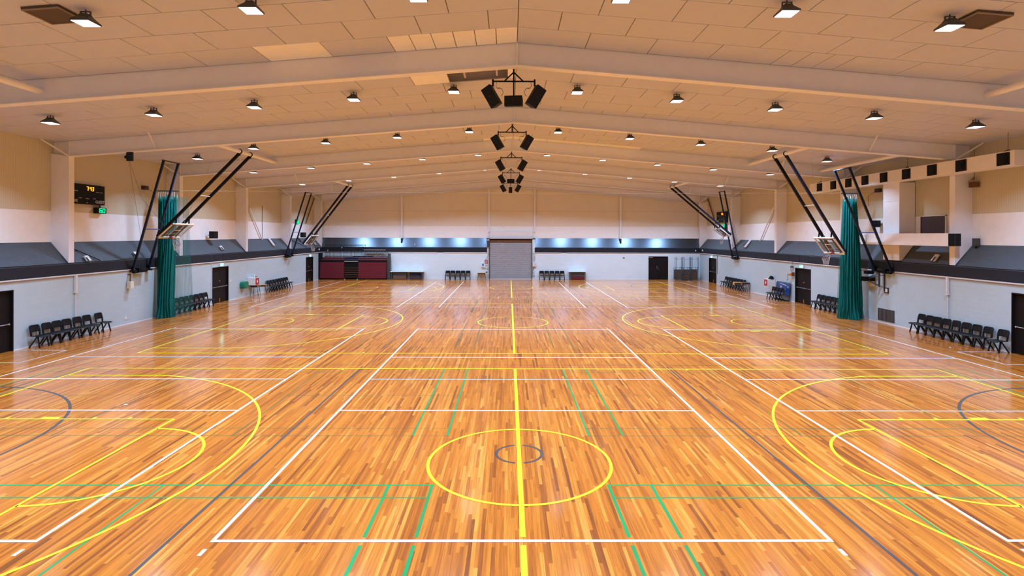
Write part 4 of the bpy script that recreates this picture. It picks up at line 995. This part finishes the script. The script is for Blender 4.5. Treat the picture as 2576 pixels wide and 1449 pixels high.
mb = MB(); mb.b(-0.45, 0.02, 0.65, 1.05, -0.02, 0.2); mb.tube([(-0.3, 0.85, 0.08), (-0.3, 1.2, 0.04)], 0.09, 10); mb.b(-0.35, 0.0, 0.7, 1.0, 0.35, 0.5); mb.build('winch', 'black', t)
t = thing('wall_socket', 'framed white socket on the right wall above the vent', 'socket', (18.82, 19.86, 1.69), 0)
mb = MB(); mb.b(-0.02, 0.03, -0.14, 0.14, -0.13, -0.09); mb.b(-0.02, 0.03, -0.14, 0.14, 0.09, 0.13); mb.b(-0.02, 0.03, -0.14, -0.10, -0.13, 0.13); mb.b(-0.02, 0.03, 0.10, 0.14, -0.13, 0.13); mb.build('surround', 'darkgrey', t)
MB().b(0.0, 0.03, -0.10, 0.10, -0.09, 0.09).build('plate', 'white', t)
t = thing('hand_winch', 'brown hand winch with crank beside the middle right door', 'winch', (18.72, 29.08, 1.84), 0)
mb = MB(); mb.tube([(-0.05, -0.14, 0), (-0.05, 0.14, 0)], 0.1, 12); mb.build('drum', 'orange', t)
mb = MB(); mb.b(-0.05, 0.12, -0.2, -0.12, -0.12, 0.14); mb.build('plate', 'brown', t)
mb = MB(); mb.tube([(-0.05, 0.14, 0), (-0.08, 0.3, 0), (-0.08, 0.3, -0.42), (-0.08, 0.5, -0.42)], 0.015, 6); mb.build('crank', 'black', t)
mb = MB(); mb.tube([(0.02, 0, 0.1), (0.05, 0.2, 0.35), (0.05, 0.0, 0.62), (0.05, -0.05, 0.85)], 0.012, 5); mb.tube([(0.03, -0.12, 0.5), (0.03, 0.12, 0.5)], 0.06, 10); mb.build('cable', 'darkgrey', t)

# slope light fittings
for i, (s, y, x, z, l, lb) in enumerate(((-1, 28.5, 19.05, 3.47, 0.3, 'small white lamp lying on the left slope above the middle door'), (-1, 36.6, 19.25, 3.75, 0.75, 'white batten light on the left slope past the brace'),
        (-1, 16.75, 18.92, 3.27, 0.28, 'white lamp on the left slope beside the near column'), (1, 37.0, 19.2, 3.72, 0.75, 'white batten light on the right slope past the brace'), (1, 16.9, 19.0, 3.4, 0.36, 'pale lamp on the right slope under the lower duct'),
        (-1, 46.0, 19.0, 3.45, 0.25, 'small white lamp in the far left corner of the slope'), (-1, 20.0, 19.0, 3.4, 0.14, 'tiny white lamp on the left slope between the mast struts'))):
    t = thing('slope_light', lb, 'light fitting', (s * x, y, z), 0, 'light fittings on the sloped ledges')
    R = Matrix.Rotation(-s * math.atan2(0.87, 0.67), 3, 'Y')
    MB().box((0, 0, 0.05), (l, 0.22, 0.08), R).build('body', 'white', t, bevel=0.01)
    MB().box((-s * l * 0.45, -0.1, -0.02), (0.3, 0.05, 0.03), R).build('arm', 'darkgrey', t)
for s, y in ((-1, 46.4), (1, 46.3)):
    o = MB().b(-0.05, 0.05, -0.06, 0.06, -0.08, 0.08).build('sensor', 'white', bevel=0.02); o.location = (s * 18.77, y, 2.95); tag(o, f'small white sensor on the dark band near the {"left" if s < 0 else "right"} far corner', 'sensor')
for x, z, lb in ((-18.2, 2.82, 'small white sensor on the end wall band in the left corner'), (-16.8, 3.1, 'small white sensor above the bleacher railing'), (-9.6, 3.42, 'small white sensor on the end slope left of the shutter'), (18.4, 2.9, 'small white sensor on the end wall band above the trolleys')):
    o = MB().b(-0.04, 0.04, -0.05, 0.05, -0.07, 0.07).build('sensor', 'white', bevel=0.015); o.location = (x, YB - 0.08 + (0.17 if z > 3.3 else 0), z); tag(o, lb, 'sensor')

# hose cabinets --------------------------------------------------------------------
def cabinet(s, y0, y1, z0, z1, label):
    t = thing('hose_cabinet', label, 'cabinet', (s * W, (y0 + y1) / 2, z0), 0, 'white and red fire hose cabinets')
    w_ = y1 - y0; h_ = z1 - z0
    MB().b(0, -s * 0.55, -w_ / 2, w_ / 2, 0, h_).build('case', 'white', t, bevel=0.01)
    dd = MB().b(-s * 0.545, -s * 0.56, -w_ / 2 + 0.035, w_ / 2 - 0.035, 0.03, h_ - 0.04).build('door', 'red', t)
    ov = MB(); pts = [(0.07 * math.cos(a), 0.10 * math.sin(a)) for a in [2 * PI * i / 20 for i in range(20)]]
    ov.prism([(q[0], h_ * 0.5 + q[1]) for q in pts], 'x', -s * 0.56, -s * 0.567); ov.build('window', 'white', dd)
cabinet(-1, 31.7, 32.3, 0.76, 1.31, 'white cabinet with a red front and white oval on the left wall')
cabinet(1, 31.58, 32.15, 0.79, 1.31, 'white cabinet with a red front and white oval on the right wall')
t = thing('spray_bottle', 'clear spray bottle on top of the left hose cabinet', 'bottle', (-18.5, 31.95, 1.31), 0)
MB().tube([(0, 0, 0), (0, 0, 0.16), (0, 0, 0.21)], [0.045, 0.045, 0.015], 12).build('bottle', 'pale', t)
mb = MB(); mb.tube([(0, 0, 0.21), (0, 0, 0.27)], 0.017, 8); mb.b(-0.02, 0.08, -0.015, 0.015, 0.26, 0.29); mb.build('spray_head', 'white', t)
o = MB().frustum((0, 0, 0), (0.14, 0.2), (0, 0, 0.05), (0.10, 0.15)).build('soap_dish', 'brown'); o.location = (-18.45, 32.15, 1.31); tag(o, 'small brown item beside the spray bottle on the cabinet', 'item')
t = thing('black_case', 'black wedge shaped case on top of the right hose cabinet', 'case', (18.62, 31.75, 1.31), 0)
MB().frustum((0, 0, 0), (0.24, 0.42), (0.02, -0.05, 0.20), (0.14, 0.22)).build('body', 'black', t); MB().box((0, 0, 0.215), (0.08, 0.12, 0.03)).build('handle', 'black', t)
t = thing('hose_reel', 'round cornered green plastic hose cover on the left wall', 'hose cover', (-18.83, 30.87, 0.61), 0)
mb = MB(); n_ = 20; pts = []
for i in range(n_):
    a = 2 * PI * i / n_; c_, s_ = math.cos(a), math.sin(a); pts.append((0.36 * math.copysign(abs(c_) ** 0.55, c_), 0.26 + 0.25 * math.copysign(abs(s_) ** 0.6, s_)))
mb.prism(pts, 'x', 0, 0.30); mb.build('cover', 'green', t, bevel=0.04)
mb = MB(); mb.prism([(q[0] * 0.8, 0.26 + (q[1] - 0.26) * 0.72) for q in pts], 'x', 0.29, 0.32); mb.build('front_panel', 'green', t, bevel=0.01)
MB().tube([(0.05, 0.3, 0.05), (0.02, 1.1, 0.12)], 0.015, 6).build('pipe', 'darkgrey', t)

# small tables ---------------------------------------------------------------------------
def stool(x, y, rz, label, top, w_=0.55, d_=0.42, h_=0.72, flap=0.22):
    t = thing('scorers_table', label, 'table', (x, y, 0), rz, 'small scorers tables by the walls')
    MB().b(-w_ / 2, w_ / 2, -d_ / 2, d_ / 2, h_ - 0.03, h_).build('tabletop', top, t, bevel=0.006)
    for s in (-1, 1): MB().b(s * w_ / 2, s * (w_ / 2 + 0.015), -d_ / 2, d_ / 2, h_ - flap, h_ - 0.01).build('side_flap', top, t)
    MB().b(-w_ / 2 + 0.06, w_ / 2 - 0.06, -d_ / 2 + 0.02, -d_ / 2 + 0.035, h_ - 0.14, h_ - 0.03).build('apron', 'dark_brown', t)
    for a in (-1, 1):
        for b in (-1, 1): MB().tube([(a * w_ * 0.32, b * d_ * 0.3, h_ - 0.03), (a * w_ * 0.48, b * d_ * 0.5, 0.0)], 0.013, 8).build('leg', 'dark_brown', t)
stool(-18.30, 32.85, 0.4, 'small plywood table with hanging flaps in front of the left hose cabinet', 'ply')
stool(-18.5, 32.2, 0.0, 'small dark brown table below the left hose cabinet', 'brown', flap=0.12)
stool(18.50, 35.8, 0.0, 'small brown table with metal legs at the end of the right chair row', 'brown', flap=0.15)
stool(17.93, 35.95, -0.1, 'small plywood table beside the far right chair row', 'ply')
stool(-2.9, 46.95, 0.0, 'small plywood table below the defibrillator box left of the shutter', 'ply', w_=0.86, d_=0.5, h_=0.66, flap=0.14)
t = thing('bin_box', 'small dark box on the plywood table by the shutter', 'box', (-2.42, 46.9, 0.66), 0)
MB().b(-0.08, 0.08, -0.1, 0.1, 0, 0.1).build('case', 'darkgrey', t); MB().b(-0.085, 0.085, -0.105, 0.105, 0.1, 0.115).build('lid', 'black', t)

# blue banner board
t = thing('banner_board', 'blue banner board in a dark tube frame leaning by the middle right door', 'banner', (18.62, 30.2, 0), 0)
mb = MB(); fr = []
for (u, v) in ((-0.95, 0.0), (-0.95, 1.10), (-0.88, 1.20), (0.88, 1.20), (0.95, 1.10), (0.95, 0.0)): fr.append((0.02 + 0.12 * v / 1.2, u, v))
mb.tube(fr, 0.022, 8); mb.build('tube_frame', 'blue_black', t)
MB().add([(0.045, -0.92, 0.34), (0.045, 0.92, 0.34), (0.13, 0.92, 1.16), (0.13, -0.92, 1.16), (0.06, -0.92, 0.34), (0.06, 0.92, 0.34), (0.145, 0.92, 1.16), (0.145, -0.92, 1.16)], [(0, 1, 2, 3), (4, 7, 6, 5), (0, 4, 5, 1), (3, 2, 6, 7), (1, 5, 6, 2), (0, 3, 7, 4)]).build('banner', 'blue', t)
mk = MB(); f_ = lambda u, v: (0.0 + 0.0 + (0.045 + 0.085 * (v - 0.34) / 0.82) - 0.006, -u, v)
for pl in ([(-0.5, 1.05), (-0.2, 1.08), (0.25, 1.05), (0.45, 0.98)], [(-0.35, 0.92), (-0.3, 0.80), (-0.1, 0.76), (0.2, 0.72), (0.3, 0.78)], [(-0.28, 0.95), (-0.22, 0.82), (-0.18, 0.94)], [(0.1, 0.62), (0.25, 0.60), (0.3, 0.7), (0.38, 0.76)], [(-0.12, 0.5), (-0.08, 0.40), (0.06, 0.42), (0.08, 0.52)], [(0.65, 0.98), (0.72, 0.86)]):
    mk.tube([f_(*q) for q in pl], 0.018, 6)
mk.build('white_script', 'cap', t)
MB().b(-0.12, 0.14, -0.9, 0.9, 0.0, 0.03).build('base', 'black', t)

# end wall group ------------------------------------------------------------------------
# retracted bleachers
t = thing('bleachers', 'folded retractable bleacher seating with maroon fronts in the left back corner', 'bleachers', (-15.5, 46.4, 0), 0)
O = Vector((-15.5, 46.4, 0)); X = lambda v: v - O.x
for i in range(8):
    z0 = 0.12 + 0.225 * i; yb = 0.015 * i
    MB().b(X(-18.7), X(-16.36), yb, yb + 0.05, z0, z0 + 0.205).build('seat_front', 'maroon', t, bevel=0.01)
    MB().b(X(-14.96), X(-12.22), yb, yb + 0.05, z0, z0 + 0.205).build('seat_front', 'maroon', t, bevel=0.01)
    MB().b(X(-18.7), X(-16.36), yb - 0.012, yb + 0.03, z0 + 0.205, z0 + 0.222).build('seat_edge', 'maroon_edge', t); MB().b(X(-14.96), X(-12.22), yb - 0.012, yb + 0.03, z0 + 0.205, z0 + 0.222).build('seat_edge', 'maroon_edge', t)
    MB().b(X(-16.34), X(-14.98), yb + 0.10, yb + 0.16, z0 - 0.02, z0 + 0.08).build('step_front', 'step', t)
    MB().b(X(-16.34), X(-14.98), yb + 0.03, yb + 0.09, z0 + 0.10, z0 + 0.13).build('step_edge', 'brown', t)
MB().b(X(-16.33), X(-14.99), 0.0, 0.06, 1.76, 1.81).build('handrail_bar', 'alu', t)
MB().b(X(-18.75), X(-12.2), 0.1, 0.85, 0.06, 1.93).build('carcass', 'black', t)
for a, b, m_ in ((-18.6, -16.4, 'maroon'), (-16.38, -15.0, 'blue_black'), (-14.98, -12.15, 'maroon')): MB().b(X(a), X(b), 0.35, 0.41, 1.96, 2.16).build('upper_seat_front', m_, t)
MB().b(X(-15.6), X(-13.6), 0.3, 0.45, 2.22, 2.30).build('folded_rail', 'black', t)
MB().b(X(-18.85), X(-18.72), 0.0, 0.88, 0.0, 2.62).build('end_panel', 'black', t)
MB().prism([(X(-12.22), 0.05), (X(-11.86), 0.0), (X(-11.95), 2.5), (X(-12.1), 2.55), (X(-12.2), 1.9)], 'y', 0.25, 0.85).build('end_panel', 'darkgrey', t)
rl = MB(); rl.b(X(-18.4), X(-14.38), 0.62, 0.66, 3.36, 3.40)
for i in range(30): x_ = -18.4 + 4.0 * i / 29; rl.b(X(x_) - 0.012, X(x_) + 0.012, 0.63, 0.65, 1.93, 3.38)
rl.b(X(-18.4), X(-12.15), 0.62, 0.66, 2.58, 2.62)
rl.build('guard_rail', 'black', t)
rl = MB()
for i in range(19): x_ = -14.3 + 2.1 * i / 18; rl.bar((X(x_), 0.6, 2.72), (X(x_) + 0.30, 0.45, 2.0), 0.02, 0.02)
rl.b(X(-14.55), X(-12.4), 0.55, 0.62, 2.84, 2.90); rl.build('leaning_rail', 'black', t)
MB().b(X(-14.55), X(-12.4), 0.5, 0.55, 2.87, 2.91).build('rail_cap', 'alu', t)
for a in (-16.28, -15.05): MB().tube([(X(a) - 0.02, -0.01, 0.05), (X(a) + 0.03, -0.01, 0.05)], 0.05, 12).build('wheel', 'alu', t)
# long tables
def long_table(x0, x1, h_, label):
    t = thing('trestle_table', label, 'table', ((x0 + x1) / 2, 46.9, 0), 0, 'white topped tables by the end wall'); w_ = (x1 - x0) / 2
    MB().b(-w_, w_, -0.35, 0.35, h_ - 0.045, h_).build('tabletop', 'white', t, bevel=0.006)
    for a in (-1, 1):
        for b in (-1, 1): MB().b(a * (w_ - 0.12) - 0.025, a * (w_ - 0.12) + 0.025, b * 0.28 - 0.02, b * 0.28 + 0.02, 0, h_ - 0.045).build('leg', 'darkgrey', t)
long_table(-11.88, -8.6, 0.80, 'long white topped table beside the bleachers')
long_table(5.72, 7.43, 0.84, 'shorter white topped table right of the shutter chairs')
def box_under(x0, x1, h_, m0, m1, label):
    t = thing('storage_box', label, 'box', ((x0 + x1) / 2, 46.92, 0), 0, 'dark boxes under the tables'); w_ = (x1 - x0) / 2
    MB().b(-w_, w_, -0.22, 0.25, 0.02, h_).build('body', m0, t, bevel=0.01)
    MB().b(-w_ + 0.04, w_ - 0.04, -0.235, -0.215, 0.04, h_ * 0.46).build('lower_panel', m1, t)
    MB().b(-w_ + 0.08, w_ - 0.2, -0.24, -0.215, h_ * 0.50, h_ * 0.54).build('blue_stripe', 'blue_steel', t)
box_under(-11.62, -10.30, 0.68, 'darkgrey', 'brown', 'grey storage box with a brown base under the left end of the long table')
box_under(-9.98, -8.85, 0.66, 'blue_black', 'dark_brown', 'dark storage box under the right end of the long table')
box_under(5.95, 7.25, 0.72, 'darkgrey', 'maroon', 'dark storage box with a maroon base under the shorter table')
# trolleys in the right back corner
for i in range(3):
    x_ = 16.42 + 0.78 * i
    t = thing('storage_trolley', f'tall black tube storage trolley, {("left", "middle", "right")[i]} of the three by the end wall', 'trolley', (x_, 46.55, 0), 0, 'storage trolleys by the end wall')
    for s in (-1, 1):
        MB().tube([(s * 0.31 - 0.06, -0.35, 0.02), (s * 0.31 - 0.06, -0.35, 2.22), (s * 0.31 - 0.03, -0.35, 2.29), (s * 0.31 + 0.03, -0.35, 2.29), (s * 0.31 + 0.06, -0.35, 2.22), (s * 0.31 + 0.06, -0.35, 0.02)], 0.019, 8).build('end_hoop', 'darkgrey', t)
        MB().tube([(s * 0.3, -0.3, 0.02), (s * 0.3, -0.3, 1.28), (s * 0.3, 0.3, 1.28), (s * 0.3, 0.3, 0.02)], 0.016, 6).build('side_frame', 'darkgrey', t)
    mb = MB()
    for z in (1.28, 1.10, 2.10): mb.tube([(-0.34, -0.33, z), (0.34, -0.33, z)], 0.011, 6)
    mb.build('cross_rail', 'darkgrey', t)
    for k in range(4): MB().b(-0.32, 0.32, -0.28, 0.28, 0.1 + 0.24 * k, 0.32 + 0.24 * k + (0.03 if i == 2 else 0)).build('crate', 'step', t, bevel=0.01)
    for a in (-1, 1): MB().tube([(a * 0.28, -0.31, 0.04), (a * 0.28 + 0.03, -0.31, 0.04)], 0.04, 10).build('wheel', 'black', t)
# defibrillator, sign, fittings by the shutter
t = thing('defibrillator_box', 'white wall box with a blue window left of the shutter', 'wall box', (-2.77, YB, 1.40), 0)
MB().b(-0.17, 0.17, -0.16, 0, -0.2, 0.22).build('case', 'white', t, bevel=0.012)
MB().b(-0.10, 0.08, -0.168, -0.155, -0.1, 0.16).build('window', 'blue_mark', t)
t = thing('safety_sign', 'red and white notice beside the roller shutter', 'sign', (-2.47, YB, 1.72), 0)
MB().b(-0.13, 0.13, -0.02, 0, -0.19, 0.21).build('plate', 'red', t)
mb = MB(); mb.b(-0.10, 0.10, -0.026, -0.018, 0.05, 0.075); mb.b(-0.09, 0.09, -0.026, -0.018, -0.02, 0.0); mb.b(-0.09, 0.09, -0.026, -0.018, -0.08, -0.06); mb.b(-0.09, 0.05, -0.026, -0.018, -0.14, -0.12)
mb.tube([(0, -0.026, 0.14), (0, -0.018, 0.14)], 0.035, 12); mb.build('print', 'white', t)
t = thing('alarm_button', 'small white switch with a black button below the red notice', 'switch', (-2.47, YB, 1.36), 0)
MB().b(-0.07, 0.07, -0.05, 0, -0.09, 0.09).build('case', 'white', t, bevel=0.008); MB().tube([(0, -0.07, 0.03), (0, -0.045, 0.03)], 0.035, 12).build('button', 'black', t)
o = MB().tube([(-2.3, YB - 0.03, 1.07), (-2.62, YB - 0.03, 1.07)], 0.02, 8).tube([(-2.36, YB - 0.03, 1.14), (-2.62, YB - 0.03, 1.14)], 0.016, 8).tube([(-2.3, YB - 0.03, 1.07), (-2.25, YB - 0.03, 1.2), (-2.25, YB - 0.03, 3.1)], 0.018, 8).build('conduit', 'cap', world=(-2.3, YB, 1.07)); tag(o, 'pale bent conduit beside the left edge of the shutter', 'pipe')
o = MB().tube([(-2.72, YB - 0.03, 1.62), (-2.5, YB - 0.05, 1.95), (-2.32, YB - 0.06, 2.3), (-2.3, YB - 0.08, 2.95)], 0.012, 6).build('hanging_cable', 'darkgrey', world=(-2.7, YB, 1.6)); tag(o, 'loose grey cable running up from the wall box by the shutter', 'cable')
t = thing('shutter_control', 'pale control box with conduit right of the shutter', 'control box', (2.33, YB - 0.0, 1.45), 0)
MB().b(-0.17, 0.17, -0.13, 0, -0.18, 0.22).build('case', 'cap', t, bevel=0.01); MB().tube([(0.0, -0.04, 0.22), (0.0, -0.04, 1.2)], 0.02, 8).build('conduit', 'cap', t)
MB().b(0.05, 0.09, -0.138, -0.128, 0.0, 0.06).build('switch', 'black', t)
t = thing('shutter_motor', 'dark chain hoist motor at the left top of the shutter', 'motor', (-2.28, YB - 0.02, 3.5), 0)
mb = MB(); mb.b(-0.13, 0.12, -0.14, 0, -0.3, 0.35); mb.build('body', 'darkgrey', t, bevel=0.01)
mb = MB(); mb.tube([(0, -0.16, -0.3), (0.03, -0.16, -0.55), (0.02, -0.16, -0.9)], 0.012, 6); mb.tube([(-0.13, -0.05, 0.3), (-0.28, -0.05, 0.0), (-0.16, -0.05, -0.3)], 0.014, 6); mb.build('chain', 'steel', t)
o = MB().b(-0.09, 0.09, -0.03, 0, -0.04, 0.04).build('wall_plate', 'darkgrey'); o.location = (11.25, YB, 2.16); tag(o, 'small dark plate on the end wall left of the black double door', 'plate')
# switches and sockets on the block walls
for x, y, z, lb in ((-18.84, 17.9 + 1.2, 0.33, 'small white socket low on the left wall past the near chairs'), (-18.84, 29.25, 1.3, 'white light switch beside the middle left door'), (18.84, 29.0 + 0.12, 1.25, 'white light switch beside the middle right door'),
                    (-18.84, 39.4, 0.4, 'small white socket low on the left wall by the far door'), (-18.84, 31.3, 0.3, 'small white socket low below the green hose cover')):
    o = MB().b(-0.015, 0.015, -0.045, 0.045, -0.07, 0.07).build('wall_switch', 'white', bevel=0.004); o.location = (x, y, z); tag(o, lb, 'switch')
o = MB().tube([(-18.83, 26.86, 0.05), (-18.83, 26.86, 2.6)], 0.018, 8).build('conduit', 'cap', world=(-18.83, 26.86, 0)); tag(o, 'thin vertical conduit beside the middle left door', 'pipe')
o = MB().tube([(18.83, 42.6, 0.9), (18.83, 42.6, 2.6)], 0.018, 8).build('conduit', 'brown', world=(18.83, 42.6, 0)); tag(o, 'thin brown conduit beside the far right door', 'pipe')

# black cable lying on the slope edges
for s in (-1, 1):
    pts = [(s * 18.83, y, 3.165 + 0.012 * math.sin(y * 1.7)) for y in [Y0 + 2 + i * 1.5 for i in range(37)]]
    pts = [q for q in pts if q[1] < 47]
    o = MB().tube(pts, 0.014, 6).build('ledge_cable', 'black', world=(s * 18.83, 10, 3.15)); tag(o, f'black cable lying along the edge of the {"left" if s < 0 else "right"} slope', 'cable')
for a, b, lb in (((-19.55, 15.95, 4.0), (-18.86, 17.45, 3.2), 'thin black cable running diagonally over the left slope behind the near column'), ((-19.5, 40.9, 3.95), (-18.86, 43.4, 3.2), 'thin black cable over the left slope by the far mast')):
    o = MB().tube([a, ((a[0] + b[0]) / 2, (a[1] + b[1]) / 2, (a[2] + b[2]) / 2 + 0.03), b], 0.02, 6).build('slope_cable', 'black', world=a); tag(o, lb, 'cable')

# little scraps on the floor
for x, y, lb in ((17.3, 13.9, 'small white paper scrap on the floor before the near right chairs'), (-10.1, 6.4, 'tiny white scrap on the floor left of centre')):
    o = MB().add([(-0.04, -0.03, 0.003), (0.05, -0.02, 0.012), (0.03, 0.04, 0.004), (-0.03, 0.03, 0.015)], [(0, 1, 2), (0, 2, 3)]).build('paper_scrap', 'white'); o.location = (x, y, 0.0045); tag(o, lb, 'paper')

# camera ---------------------------------------------------------------------------------
f, pi_, ya, ro, cx, cy = 1395.7205, 0.00093, 0.00624, -0.00309, 1288.98855, 591.98192
import numpy as np
def Rm():
    c, s = math.cos(ya), math.sin(ya); A = np.array([[c, -s, 0], [s, c, 0], [0, 0, 1.]])
    c, s = math.cos(pi_), math.sin(pi_); B = np.array([[1, 0, 0], [0, c, -s], [0, s, c]])
    c, s = math.cos(ro), math.sin(ro); C = np.array([[c, 0, -s], [0, 1, 0], [s, 0, c]])
    return C @ B @ A
R = Rm()
cam = bpy.data.cameras.new('camera'); co = bpy.data.objects.new('camera', cam); col.objects.link(co)
mt = Matrix((R[0].tolist(), R[2].tolist(), (-R[1]).tolist())).transposed().to_4x4(); mt.translation = (-0.21629, -7.98667, 4.42814); co.matrix_world = mt
cam.sensor_fit = 'HORIZONTAL'; cam.sensor_width = 36; cam.lens = f / 2576 * 36
cam.shift_x = (1288 - cx) / 2576; cam.shift_y = (cy - 724.5) / 2576; cam.clip_start = 0.05; cam.clip_end = 200
sc = bpy.context.scene; sc.camera = co

wd = bpy.data.worlds.new('world'); sc.world = wd; wd.use_nodes = True
wd.node_tree.nodes['Background'].inputs[0].default_value = (0.02, 0.02, 0.02, 1); wd.node_tree.nodes['Background'].inputs[1].default_value = 0.0

vs_ = sc.view_settings
sc.display_settings.display_device = 'sRGB'; vs_.view_transform = 'Standard'; vs_.look = 'None'; vs_.gamma = 1; vs_.use_curve_mapping = False; vs_.exposure = 1.66
sc.cycles.diffuse_bounces = 5; sc.cycles.glossy_bounces = 4; sc.cycles.transparent_max_bounces = 16; sc.cycles.max_bounces = 8
sc.cycles.sample_clamp_indirect = 6.0; sc.cycles.caustics_reflective = False; sc.cycles.caustics_refractive = False
